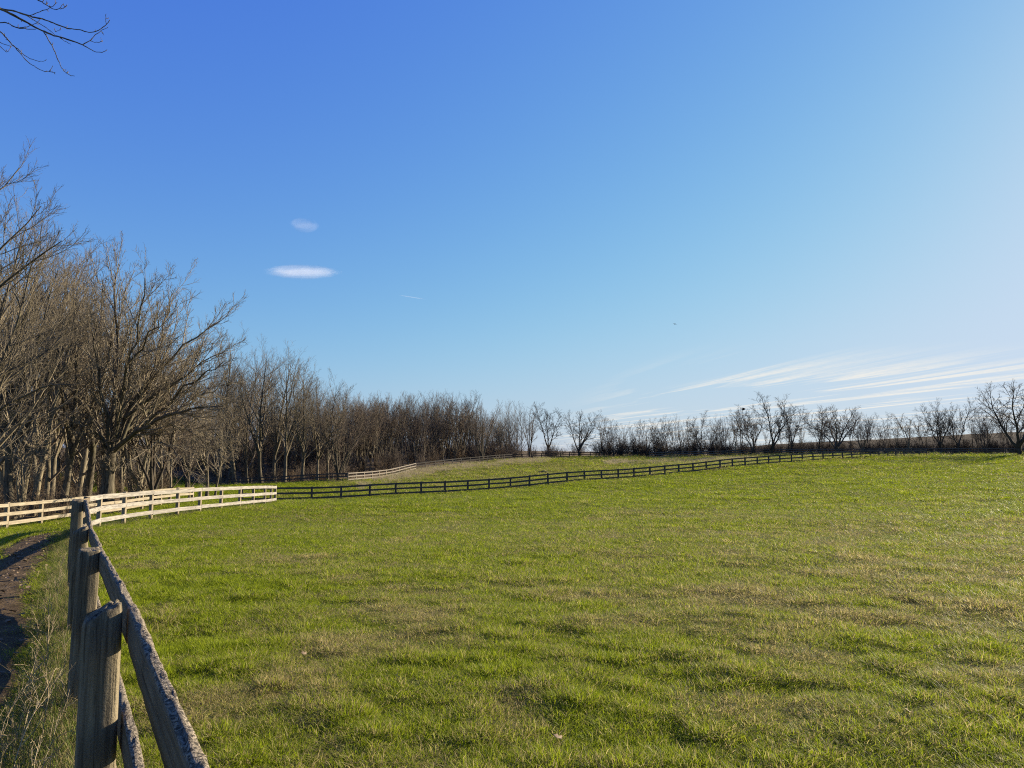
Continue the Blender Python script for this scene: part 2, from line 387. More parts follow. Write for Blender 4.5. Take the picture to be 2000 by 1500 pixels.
def tussocks(x, y):
    r = np.hypot(x, y); far = smooth(r, 18, 40)
    return np.maximum(tuss(x, y, .34, .5, 5) * 0.07, tuss(x, y, .9, .16, 45) * 0.05) * (1 - far), tuss(x, y, 1.9, .42, 25) * far * 0.16
def region(x, y):
    """0 field, 1 lane side of the near fence, 2 paddock beyond the dark fence, 3 wood floor"""
    x = np.asarray(x, float); y = np.asarray(y, float)
    s = (x - F2A[0]) * (-F2D[1]) + (y - F2A[1]) * F2D[0]      # >0 beyond the dark fence
    reg = np.zeros(np.shape(x), int)
    reg[(x < lane_x(y)) & (y < 57)] = 1
    reg[(s > 0) & (x > -22.5)] = 2
    woodline = np.interp(y, [-50, 53, 92, 118, 129, 141, 151, 154, 300], [-23.8, -23.8, -60, -60, -60, -60, -60, -60, -60])
    reg[x < woodline] = 3
    # beyond the far fences
    fx = np.array([q[0] for q in F4_XY + F5_XY + F6_XY]); fy = np.array([q[1] for q in F4_XY + F5_XY + F6_XY])
    o = np.argsort(fx); lim = np.interp(x, fx[o], fy[o], left=112, right=150)
    limr = np.interp(x, [q[0] for q in F7_XY], [q[1] for q in F7_XY], left=150, right=122)
    lim = np.where(x > 28, limr, lim)
    reg[(y > lim + 1.0)] = 3
    return reg
def ground_h(x, y):
    x = np.asarray(x, float); y = np.asarray(y, float)
    pd = path_dist(x, y)
    k = smooth(pd, 0.5, 1.0)
    return base_h(x, y) + lumps(x, y) * (0.15 + 0.85 * k) - 0.05 * (1 - smooth(pd, 0.5, 0.8))
def gh(x, y): return float(ground_h(np.array([x]), np.array([y]))[0])

def build_ground():
    ang = np.concatenate([np.radians(np.arange(-180, -60, 5.0)), np.radians(np.arange(-60, 60.01, 0.36)), np.radians(np.arange(65, 180, 5.0))])
    rad = 0.35 * (2600 / 0.35) ** (np.linspace(0, 1, 330))
    A, R = np.meshgrid(ang, rad); X = np.sin(A) * R; Y = np.cos(A) * R
    Z = ground_h(X, Y)
    nr, na = A.shape
    V = np.concatenate([[[0, 0, float(base_h(np.array([0.0]), np.array([0.0]))[0])]], np.stack([X.ravel(), Y.ravel(), Z.ravel()], -1)])
    i = np.arange(nr - 1)[:, None] * na; j = np.arange(na)[None, :]; j2 = (j + 1) % na
    Q = np.stack([1 + i + j, 1 + i + j2, 1 + i + na + j2, 1 + i + na + j], -1).reshape(-1, 4)[:, ::-1]
    T = np.stack([np.zeros(na, int), 1 + (np.arange(na) + 1) % na, 1 + np.arange(na)], -1)
    me = mesh_from('ground', V, [Q, T], M['ground'], True)
    reg = region(V[:, 0], V[:, 1])
    wood = (reg == 3).astype(np.float32) * (smooth(V[:, 0], 60, 20)).astype(np.float32) * 0.9 + ((reg == 3) & (V[:, 0] > 40)) * 0.75
    wood = np.where((reg == 3), np.maximum(wood, 0.75), 0)
    dry = np.where(reg == 2, 0.75, np.where(reg == 1, 0.35, 0.25)).astype(np.float32)
    for nme, arr in (('wood', wood), ('dry', dry)):
        a = me.attributes.new(nme, 'FLOAT', 'POINT'); a.data.foreach_set('value', np.asarray(arr, np.float32))
    tag(link('ground', me), 'rolling green pasture ground', 'ground', kind='structure')
build_ground()

def build_path():
    n = len(PATH_D); t = np.gradient(PATH_D, axis=0); t /= np.linalg.norm(t, axis=1)[:, None]
    nrm = np.stack([-t[:, 1], t[:, 0]], -1)
    s = np.arange(n) * 0.22
    wl = 0.62 + 0.25 * (vn(s, s * 0, 0.9, 5) - 0.5) + 0.2 * (vn(s, s * 0, 0.3, 8) - 0.5); wr = 0.62 + 0.25 * (vn(s, s * 0, 0.8, 6) - 0.5) + 0.2 * (vn(s, s * 0, 0.3, 7) - 0.5)
    m = 17; k = np.linspace(-1, 1, m)
    off = np.where(k[None, :] < 0, k[None, :] * wr[:, None], k[None, :] * wl[:, None])
    X = PATH_D[:, 0:1] + nrm[:, 0:1] * off; Y = PATH_D[:, 1:2] + nrm[:, 1:2] * off
    Z = base_h(X, Y) + lumps(X, Y) * 0.15 + 0.012 - 0.08 * np.abs(k[None, :]) ** 6 + (fbm(X, Y, 0.25, 40, 2) - 0.5) * 0.028
    i = np.arange(n - 1)[:, None] * m; j = np.arange(m - 1)[None, :]
    Q = np.stack([i + j, i + j + 1, i + m + j + 1, i + m + j], -1).reshape(-1, 4)[:, ::-1]
    me = mesh_from('path', np.stack([X.ravel(), Y.ravel(), Z.ravel()], -1), Q, M['soil'], True)
    tag(link('path', me), 'bare brown dirt path beside the near fence', 'path', kind='structure')
build_path()

def build_hill():
    # long straight-topped bank of dead grass beyond the hedgerow at right
    pxs = np.linspace(1380, 2300, 120); prof = [(149, 0.0), (152, 0.12), (156, 0.42), (160, 0.74), (164, 0.97), (168, 1.0), (215, 1.0), (260, 0.0)]
    V = []
    for p in pxs:
        topy = np.interp(p, [1380, 1430, 1500, 1750, 2000, 2300], [889, 878, 868, 856, 842, 826])
        for yy, f in prof:
            x = xat(p, yy); zt = at(p, topy, 166)[2]; zb = gh(x, yy) - 0.3
            V.append((x, yy, zb + (zt - zb) * f + (float(vn(x, yy, 3.0, 2)) - 0.5) * 0.18))
    m = len(prof); n = len(pxs)
    i = np.arange(n - 1)[:, None] * m; j = np.arange(m - 1)[None, :]
    Q = np.stack([i + j, i + m + j, i + m + j + 1, i + j + 1], -1).reshape(-1, 4)
    tag(link('hill', mesh_from('hill', V, Q, M['hill'], True)), 'long brown bank of dead grass behind the hedgerow', 'hill', kind='structure')
build_hill()

# ------------------------------------------------------------------ fences
def box_loft(sections):
    """sections: list of (k,3) rings -> verts, quads, caps"""
    k = len(sections[0]); V = np.concatenate(sections); Q = []
    for s in range(len(sections) - 1):
        for j in range(k): Q.append((s * k + j, s * k + (j + 1) % k, (s + 1) * k + (j + 1) % k, (s + 1) * k + j))
    return V, np.array(Q)
def simple_post(w_, d_, h, slant):
    hw, hd = w_ / 2, d_ / 2; b = 0.012
    ring = np.array([(-hw + b, -hd), (hw - b, -hd), (hw, -hd + b), (hw, hd - b), (hw - b, hd), (-hw + b, hd), (-hw, hd - b), (-hw, -hd + b)])
    sec = []
    for z in (-0.3, 0.0, h * 0.5, h):
        r = np.concatenate([ring * (1 + random.uniform(-.03, .03)), np.full((8, 1), z)], 1)
        if z == h: r[:, 2] += r[:, 1] * slant + np.array([random.uniform(-.008, .008) for _ in range(8)])
        sec.append(r)
    V, Q = box_loft(sec)
    V = np.concatenate([V, [V[-8:].mean(0) + (0, 0, 0.005)]]); n = len(V) - 1
    T = np.array([(n - 8 + j, n - 8 + (j + 1) % 8, n) for j in range(8)])
    return V, [Q, T]
def rail_board(pts, width, thick, rough=0.0):
    """pts (n,3) in local space (x along): board with its top edge through the points"""
    pts = np.asarray(pts, float); sec = []
    for i, p in enumerate(pts):
        j = random.uniform(-.004, .004)
        sec.append(np.array([(p[0], p[1] - thick / 2, p[2] - width + j), (p[0], p[1] + thick / 2, p[2] - width + j), (p[0], p[1] + thick / 2, p[2] + j), (p[0], p[1] - thick / 2, p[2] + j)]))
    V, Q = box_loft(sec); n = len(V)
    return V, [Q, np.array([(3, 2, 1, 0), (n - 4, n - 3, n - 2, n - 1)])]

def fence(name, label, group, posts, side, rail_tops, post_mat, rail_mat, post_w=0.12, rail_w=0.15, rail_t=0.03, top_over=0.03, span=2, tops=None, detail=None, jitter=0.02, skip_first=False, post_labels=None):
    """posts: (x, y); side: +1 rails on the left of the walking direction, -1 on the right; rail_tops: heights above the ground at the post"""
    P = np.array(posts, float); G = ground_h(P[:, 0], P[:, 1])
    if len(G) > 4:
        G[1:-1] = (G[:-2] + 2 * G[1:-1] + G[2:]) / 4
    root = link(name, None, loc=(P[0, 0], P[0, 1], G[0]))
    root.empty_display_size = 0.3
    tag(root, label, 'fence', group)
    O = np.array([P[0, 0], P[0, 1], G[0]])
    T = np.gradient(P, axis=0); T /= np.linalg.norm(T, axis=1)[:, None]
    N = np.stack([-T[:, 1], T[:, 0]], -1) * side
    H = np.array([(tops[i] if tops is not None and tops[i] is not None else G[i] + rail_tops[0] + top_over) for i in range(len(P))])
    for i in range(len(P)):
        if skip_first and i == 0: continue
        ang = math.atan2(T[i, 1], T[i, 0]); h = H[i] - G[i] + random.uniform(-jitter, jitter)
        if detail and i in detail: V, FQ = detail[i](h)
        else: V, FQ = simple_post(post_w, post_w, h, random.uniform(-.15, .15))
        o = link('post', mesh_from('post', V, FQ, post_mat, bool(detail and i in detail)), root, np.array([P[i, 0], P[i, 1], G[i]]) - O,
             (random.uniform(-.012, .012), random.uniform(-.012, .012), ang))
        if post_labels and i in post_labels: o['label'] = post_labels[i]
    off = post_w / 2 + rail_t / 2 + 0.002
    for r, ht in enumerate(rail_tops):
        i = 0; first = (r % 2) + 1 if span == 2 else span
        while i < len(P) - 1:
            j = min(len(P) - 1, i + first); first = span
            idx = list(range(i, j + 1))
            W = np.array([(P[q, 0] + N[q, 0] * off, P[q, 1] + N[q, 1] * off, H[q] - top_over - (rail_tops[0] - ht)) for q in idx])
            W[:, 2] += np.array([random.uniform(-jitter, jitter) * 0.7 for _ in idx])
            d = W[-1] - W[0]; L = np.linalg.norm(d); ux = d / L
            uy = np.cross((0, 0, 1), ux); uy /= np.linalg.norm(uy); uz = np.cross(ux, uy)
            R = np.stack([ux, uy, uz]); loc = (W - W[0]) @ R.T
            loc[0, 0] += 0.009; loc[-1, 0] -= 0.009
            dense = detail is not None and P[i, 1] < 14
            V, FQ = near_board(loc, rail_w, rail_t) if dense else rail_board(loc, rail_w * random.uniform(.94, 1.05), rail_t)
            o = link('rail', mesh_from('rail', V, FQ, rail_mat, dense), root)
            o.matrix_local = Matrix.Translation(Vector(W[0] - O)) @ Matrix(R.T.tolist()).to_4x4()
            i = j
    return root

def near_board(loc, width, thick):
    n = max(8, int(loc[-1, 0] / 0.035)); xs = np.linspace(loc[0, 0], loc[-1, 0], n)
    # smooth bend through the posts
    ys = np.interp(xs, loc[:, 0], loc[:, 1]); zs = np.interp(xs, loc[:, 0], loc[:, 2])
    sd = random.randint(0, 9999)
    h = thick / 2
    ring = [(-h, -1.0), (h, -1.0), (h * 1.02, -0.75), (h * 1.02, -0.45), (h * 1.0, -0.16), (h * 0.92, -0.03), (h * 0.5, 0.0), (0, 0.012), (-h * 0.5, 0.0), (-h * 0.92, -0.03), (-h, -0.16), (-h * 1.02, -0.45), (-h * 1.02, -0.75)]
    sec = []
    for i, x in enumerate(xs):
        row = []
        for k, (yy, f) in enumerate(ring):
            a = 0.004 if f > -0.1 else 0.0012
            n1 = float(vn(x, k * 1.7, 0.05, sd)) - 0.5; n2 = float(vn(x, k * 2.3, 0.13, sd + 3)) - 0.5; n3 = float(vn(x, 0, 0.4, sd + 5)) - 0.5
            row.append((x, ys[i] + yy + n2 * 2 * a, zs[i] + f * width + (n1 * 2.6 * a + n2 * 2 * a if f > -0.1 else 0) + (n3 * 0.018 if f > -0.5 or f < -0.9 else 0)))
        sec.append(np.array(row))
    V, Q = box_loft(sec); k = len(ring); n = len(V)
    V = np.concatenate([V, [V[:k].mean(0), V[-k:].mean(0)]])
    T = np.array([((j + 1) % k, j, n) for j in range(k)] + [(n - k + j, n - k + (j + 1) % k, n + 1) for j in range(k)])
    return V, [Q, T]

def old_post(w_, d_, broken, seed):
    def make(h):
        k = 28; th = np.arange(k) * math.tau / k; c, s = np.cos(th), np.sin(th)
        e = 0.5
        rx = np.sign(c) * np.abs(c) ** e * w_ / 2; ry = np.sign(s) * np.abs(s) ** e * d_ / 2
        zs = np.concatenate([np.linspace(-0.3, 0, 3), np.linspace(0.04, h - 0.10, 26), np.linspace(h - 0.085, h, 9)])
        crack_a = np.random.default_rng(seed).uniform(0, math.tau, 5); sec = []
        for z in zs:
            f = 1 + 0.05 * (vn(th * 3, z + 0 * th, 0.5, seed) - 0.5) + 0.02 * (vn(th * 8, z * 2 + 0 * th, 0.5, seed + 1) - 0.5)
            for ca in crack_a:
                da = np.abs((th - ca - 0.1 * math.sin(z * 4 + ca) + math.pi) % math.tau - math.pi)
                f = f - 0.09 * np.exp(-(da / 0.05) ** 2) * (0.4 + 0.6 * float(vn(z, ca, 0.4, seed + 7)))
            zz = np.full(k, z)
            if z > h - 0.09:
                q = (z - (h - 0.09)) / 0.09
                slope = (-np.clip(ry / d_ * 2 + .25, 0, 1.25) * .045 if broken else rx * 0.08) + (vn(th * 5, th * 0, 0.35, seed + 4) - 0.5) * (0.022 if broken else 0.012)
                zz = zz + slope * q
                f = f * (1 - 0.10 * q ** 3)
            sec.append(np.stack([rx * f, ry * f, zz], -1))
        top = sec[-1]; cen = top.mean(0)
        g = np.random.default_rng(seed + 3)
        for fr in (0.75, 0.5, 0.25):
            r = cen + (top - cen) * fr; r[:, 2] += g.uniform(-.016, .012, k) * (0.55 if broken else 0.3)
            sec.append(r)
        V, Q = box_loft(sec); V = np.concatenate([V, [cen]]); n = len(V) - 1
        T = np.array([(n - k + j, n - k + (j + 1) % k, n) for j in range(k)])
        return V, [Q, T]
    return make

n1 = len(LINE1)
tops1 = [None, None, 1.19, 1.185, 1.075, 1.005, 1.15] + [at(p, q, y)[2] + .015 for p, q, y in ((154, 977.5, 13), (153, 977.5, 15.6), (155, 977, 18.2), (160, 976, 20.6), (173, 971, 22.9))]
topsw = [at(p, q, y)[2] + .015 for (p, y), q in zip(WHITE, (971, 966, 962, 958.4, 955.4, 952.4, 951, 949.7, 949.4, 949, 949, 949))]
fence('paddock_fence', 'weathered grey three-rail fence running close along the left foreground, lichen on its rails', None, LINE1, -1, (1.2, 0.80, 0.42), M['near_post'], M['near_rail'],
      post_w=0.15, rail_w=0.132, rail_t=0.034, top_over=0.015, tops=tops1, detail={2: old_post(.155, .15, False, 3), 3: old_post(.136, .135, True, 8), 4: old_post(.15, .15, False, 15), 5: old_post(.15, .15, True, 23), 6: old_post(.155, .15, False, 31)}, jitter=0.012,
      post_labels={3: 'nearest post, split and crumbling at its top', 6: 'tallest far post with a flat top'})
fence('paddock_fence', 'pale sunlit three-rail fence curving along the left edge of the green field', None, WHITE_XY, -1, (1.2, 0.80, 0.40), M['pale_post'], M['sunlit_rail'], post_w=0.13, rail_w=0.155, top_over=0.015, tops=topsw, skip_first=True)
fence('paddock_fence', 'long dark three-rail fence crossing behind the green field and rising to the right', None, F2_XY, -1, (1.2, 0.78, 0.36), M['dark_post'], M['shaded_rail'], post_w=0.15, rail_w=0.16)
fence('paddock_fence', 'tan three-rail fence beyond the dirt path, in front of the left wood', None, F3_XY, -1, (1.2, 0.80, 0.40), M['pale_post'], M['tan_rail'], post_w=0.15, rail_w=0.155)
fence('paddock_fence', 'dark shaded rail fence along the foot of the wood, left of the corner post', None, F4_XY, -1, (1.2, 0.8, 0.4), M['dark_post'], M['shaded_rail'], post_w=0.13, rail_w=0.15)
fence('paddock_fence', 'short pale rail fence in front of the brown back wood, right of the corner post', None, F5_XY, -1, (1.2, 0.8, 0.4), M['pale_post'], M['faded_rail'], post_w=0.14, rail_w=0.13)
fence('paddock_fence', 'thin far dark fence curving over the grassy rise in the middle distance', None, F6_XY, -1, (1.2, 0.8, 0.4), M['dark_post'], M['black_rail'], post_w=0.15, rail_w=0.15, skip_first=True)
fence('paddock_fence', 'far grey rail fence along the foot of the hedgerow at right', None, F7_XY, -1, (1.25, 0.85, 0.45), M['dark_post'], M['grey_rail'], post_w=0.15, rail_w=0.16)

# ------------------------------------------------------------------ bare trees
def nrm(v): return v / np.maximum(np.linalg.norm(v, axis=-1, keepdims=True), 1e-9)
def tubes(pts, rad, sides):
    B, n, _ = pts.shape
    T = np.gradient(pts, axis=1); T = nrm(T)
    mean = nrm(T.mean(1)); ref = np.where((np.abs(mean[:, 2]) > 0.7)[:, None], np.array([[1.0, 0.2, 0]]), np.array([[0, 0, 1.0]]))
    U = nrm(np.cross(T, ref[:, None, :])); Vv = np.cross(T, U)
    a = np.arange(sides) * math.tau / sides
    ring = (U[:, :, None, :] * np.cos(a)[None, None, :, None] + Vv[:, :, None, :] * np.sin(a)[None, None, :, None]) * rad[:, :, None, None]
    V = (pts[:, :, None, :] + ring).reshape(-1, 3)
    b = np.arange(B)[:, None, None] * n * sides; i = np.arange(n - 1)[None, :, None] * sides; j = np.arange(sides)[None, None, :]; j2 = (j + 1) % sides
    Q = np.stack([b + i + j, b + i + j2, b + i + sides + j2, b + i + sides + j], -1).reshape(-1, 4)
    return V, Q
def join_tubes(lst):
    V = []; Q = []; o = 0
    for v, q in lst: V.append(v); Q.append(q + o); o += len(v)
    return np.concatenate(V), np.concatenate(Q)
def resample(p, n):
    p = np.asarray(p, float)
    for _ in range(2):      # corner cutting
        q = [p[0]]
        for a, b in zip(p[:-1], p[1:]): q += [a * .75 + b * .25, a * .25 + b * .75]
        p = np.array(q + [p[-1]])
    s = np.concatenate([[0], np.cumsum(np.linalg.norm(np.diff(p, axis=0), axis=1))]); u = np.linspace(0, s[-1], n)
    return np.stack([np.interp(u, s, p[:, k]) for k in range(3)], -1)
def grow(pts, rad, m, t0, t1, ang, angsd, ratio, npts, wander, up, g, bias=(0, 0, 0), rk=0.7, rtip=0.005, taper=0.6, rmax=None, lmin=0.15):
    P, n, _ = pts.shape
    L = np.linalg.norm(np.diff(pts, axis=1), axis=2).sum(1)
    t = t0 + (t1 - t0) * ((np.arange(m)[None, :] + g.uniform(0, 1, (P, m))) / m)
    f = t * (n - 1); i = np.clip(f.astype(int), 0, n - 2); fr = (f - i)[..., None]
    rows = np.arange(P)[:, None]
    a, b = pts[rows, i], pts[rows, i + 1]; pos = a + (b - a) * fr; tan = nrm(b - a)
    r = rad[rows, i] * (1 - fr[..., 0]) + rad[rows, i + 1] * fr[..., 0]
    ref = np.where((np.abs(tan[..., 2:3]) > 0.8), np.array([1.0, 0, 0]), np.array([0, 0, 1.0]))
    U = nrm(np.cross(tan, ref)); V = np.cross(tan, U)
    az = g.uniform(0, math.tau, (P, 1)) + np.arange(m)[None, :] * 2.39996 + g.normal(0, 0.5, (P, m))
    an = np.clip(g.normal(ang, angsd, (P, m)), 0.2, 1.5)[..., None]
    d = np.cos(an) * tan + np.sin(an) * (np.cos(az)[..., None] * U + np.sin(az)[..., None] * V)
    ln = np.maximum(L[:, None] * ratio * (1 - taper * t) * g.uniform(0.6, 1.2, (P, m)), lmin)
    d = d.reshape(-1, 3); pos = pos.reshape(-1, 3); ln = ln.ravel(); r0 = np.minimum(r.ravel() * rk, ln * 0.03 + rtip)
    if rmax: r0 = np.minimum(r0, rmax)
    out = [pos]; b_ = np.array(bias)
    for k in range(npts - 1):
        d = nrm(d + g.normal(0, wander, d.shape) + np.array([0, 0, up]) + b_)
        out.append(out[-1] + d * (ln / (npts - 1))[:, None])
    R = r0[:, None] + (np.minimum(rtip, r0)[:, None] - r0[:, None]) * np.linspace(0, 1, npts)[None, :] ** 0.8
    return np.stack(out, 1), R
def stem(p0, d0, L, n, r0, r1, wander, up, g):
    d = np.array(d0, float); d /= np.linalg.norm(d); pts = [np.array(p0, float)]
    for k in range(n - 1):
        d = nrm(d + g.normal(0, wander, 3) + np.array([0, 0, up])); pts.append(pts[-1] + d * L / (n - 1))
    u = np.linspace(0, 1, n); R = r0 + (r1 - r0) * u ** 0.85
    R[0] *= 1.35
    if n > 6: R[1] *= 1.08
    return np.array(pts)[None], R[None]
def make_tree(name, bark, twig, trunks, levels, seed, cat='tree'):
    """trunks: list of (pts (1,n,3), rad); levels: list of dicts for grow; first level grows on trunks"""
    g = np.random.default_rng(seed)
    tl = [tubes(p, r, 9) for p, r in trunks]
    root = link(name, None); root.empty_display_size = 0.5; root['category'] = cat
    tv, tq = join_tubes(tl)
    link('trunk', mesh_from('trunk', tv, tq, bark, True), root)
    par = trunks; acc = []
    for li, lv in enumerate(levels):
        lv = dict(lv); sides = lv.pop('sides', 4); nxt = []
        for p, r in par:
            q = grow(p, r, g=g, **lv); nxt.append(q); acc.append(tubes(q[0], q[1], sides))
        if li >= 1 or len(nxt) == 1: par = nxt
        else:
            par = [(np.concatenate([q[0] for q in nxt]), np.concatenate([q[1] for q in nxt]))]
    cv, cq = join_tubes(acc)
    link('crown', mesh_from('crown', cv, cq, twig, True), root)
    return root

def woodland(seed, H=17.0, twig='twig', bark='bark', cb=0.35, limbs=13, forks=1, r=0.2, ang=0.75, up=0.10, rt=0.0065):
    g = np.random.default_rng(seed); tr = []
    tr.append(stem((0, 0, -0.3), (g.normal(0, .04), g.normal(0, .04), 1), H, 13, r, 0.02, 0.05, 0.04, g))
    for k in range(forks):
        p, rr = tr[0]; i = g.integers(3, 6)
        tr.append(stem(p[0, i], (g.normal(0, .35), g.normal(0, .35), 1), H * (1 - i / 12) * 0.95, 9, rr[0, i] * 0.75, 0.015, 0.08, 0.05, g))
    lv = [dict(m=limbs, t0=cb, t1=0.97, ang=ang * .85, angsd=0.16, ratio=0.5, npts=8, wander=0.085, up=up * .8, rk=0.62, rtip=rt * 1.4, taper=0.62, sides=5),
          dict(m=6, t0=0.18, t1=0.97, ang=0.52, angsd=0.16, ratio=0.52, npts=6, wander=0.085, up=0.05, rk=0.62, rtip=rt * 1.1, taper=0.5, sides=4),
          dict(m=5, t0=0.18, t1=1.0, ang=0.5, angsd=0.18, ratio=0.52, npts=4, wander=0.09, up=0.05, rk=0.65, rtip=rt, taper=0.4, sides=3),
          dict(m=2, t0=0.2, t1=1.0, ang=0.5, angsd=0.2, ratio=0.6, npts=3, wander=0.1, up=0.04, rk=0.7, rtip=rt * 0.8, taper=0.3, sides=3)]
    return make_tree('bare_tree', M[bark], M[twig], tr, lv, seed + 1)
def fan_tree(seed, H=13.0, stems=7, spread=0.38, twig='twig_red', bark='bark', rt=0.015, r=0.12, m=10):
    g = np.random.default_rng(seed); tr = []
    tr.append(stem((0, 0, -0.3), (0, 0, 1), 1.5, 4, r * 2.0, r * 1.5, 0.03, 0, g))
    for k in range(stems):
        a = k * 2.4 + g.uniform(0, .5); s = spread * math.sqrt((k + 0.4) / stems)
        tr.append(stem((math.cos(a) * .1, math.sin(a) * .1, 0.9 + g.uniform(-.2, .4)), (math.cos(a) * s, math.sin(a) * s, 1), H * g.uniform(.8, 0.98) - 1, 10, r, 0.012, 0.07, 0.03, g))
    lv = [dict(m=m, t0=0.22, t1=0.98, ang=0.5, angsd=0.15, ratio=0.38, npts=7, wander=0.12, up=0.12, rk=0.6, rtip=rt * 1.2, taper=0.5, sides=4),
          dict(m=6, t0=0.15, t1=1.0, ang=0.5, angsd=0.2, ratio=0.5, npts=4, wander=0.14, up=0.1, rk=0.7, rtip=rt, taper=0.4, sides=3),
          dict(m=4, t0=0.15, t1=1.0, ang=0.5, angsd=0.2, ratio=0.55, npts=3, wander=0.15, up=0.08, rk=0.7, rtip=rt * 0.85, taper=0.3, sides=3)]
    return make_tree('bare_tree', M[bark], M[twig], tr, lv, seed + 1)
def open_tree(seed, H=11.0, stems=3, spread=0.5, r=0.16, rt=0.011, twig='twig_dark', bark='bark_dark', m=8, base=2.0, wander=0.10, up=0.05, m3=5):
    g = np.random.default_rng(seed); tr = []
    p, rr = stem((0, 0, -0.3), (g.normal(0, .1), g.normal(0, .1), 1), base + .3, 5, r * 1.25, r, 0.05, 0, g); tr.append((p, rr))
    for k in range(stems):
        a = k * math.tau / stems + g.uniform(0, 1.2); s = spread * g.uniform(.6, 1.15)
        tr.append(stem(p[0, -1 if k else -2], (math.cos(a) * s, math.sin(a) * s, 1), (H - base) * g.uniform(.85, 1.05), 10, r * .72, 0.016, wander, up, g))
    lv = [dict(m=m, t0=0.2, t1=0.98, ang=0.75, angsd=0.2, ratio=0.46, npts=7, wander=0.12, up=0.07, rk=0.6, rtip=rt * 1.3, taper=0.55, sides=4),
          dict(m=6, t0=0.15, t1=1.0, ang=0.7, angsd=0.22, ratio=0.52, npts=5, wander=0.14, up=0.06, rk=0.65, rtip=rt, taper=0.45, sides=3),
          dict(m=m3, t0=0.15, t1=1.0, ang=0.65, angsd=0.25, ratio=0.55, npts=3, wander=0.12, up=0.05, rk=0.7, rtip=rt * .75, taper=0.3, sides=3)]
    return make_tree('bare_tree', M[bark], M[twig], tr, lv, seed + 1)
def shrub(seed, H=2.2, stems=16, mat='brush', name='shrub', rt=0.008):
    g = np.random.default_rng(seed); pts = []; rad = []
    for k in range(stems):
        a = g.uniform(0, math.tau); s = g.uniform(.1, .75)
        p, r = stem((g.normal(0, .25), g.normal(0, .25), -0.05), (math.cos(a) * s, math.sin(a) * s, 1), H * g.uniform(.6, 1.1), 6, 0.016, rt, 0.12, -0.02, g)
        pts.append(p); rad.append(r)
    P = np.concatenate(pts); R = np.concatenate(rad)
    q = grow(P, R, 7, .2, .98, .7, .25, .45, 4, .2, .02, g, rtip=rt)
    q2 = grow(q[0], q[1], 4, .2, 1, .7, .25, .5, 3, .2, 0, g, rtip=rt * .8)
    v, f = join_tubes([tubes(P, R, 4), tubes(*q, 3), tubes(*q2, 3)])
    o = link(name, mesh_from(name, v, f, M[mat], True)); o['category'] = 'shrub'; return o

used = set()
def place(proto, x, y, rot=0.0, s=1.0, label=None, group=None, lean=(0, 0), sz=None):
    if proto.name not in used: used.add(proto.name); o = proto
    else:
        o = proto.copy(); sc.collection.objects.link(o)
        for ch in proto.children:
            c = ch.copy(); sc.collection.objects.link(c); c.parent = o
    o.location = (x, y, gh(x, y) - 0.05); o.rotation_euler = (lean[0], lean[1], rot); o.scale = (s, s, sz or s)
    for k in ('group',):
        if k in o: del o[k]
    tag(o, label, None, group); return o

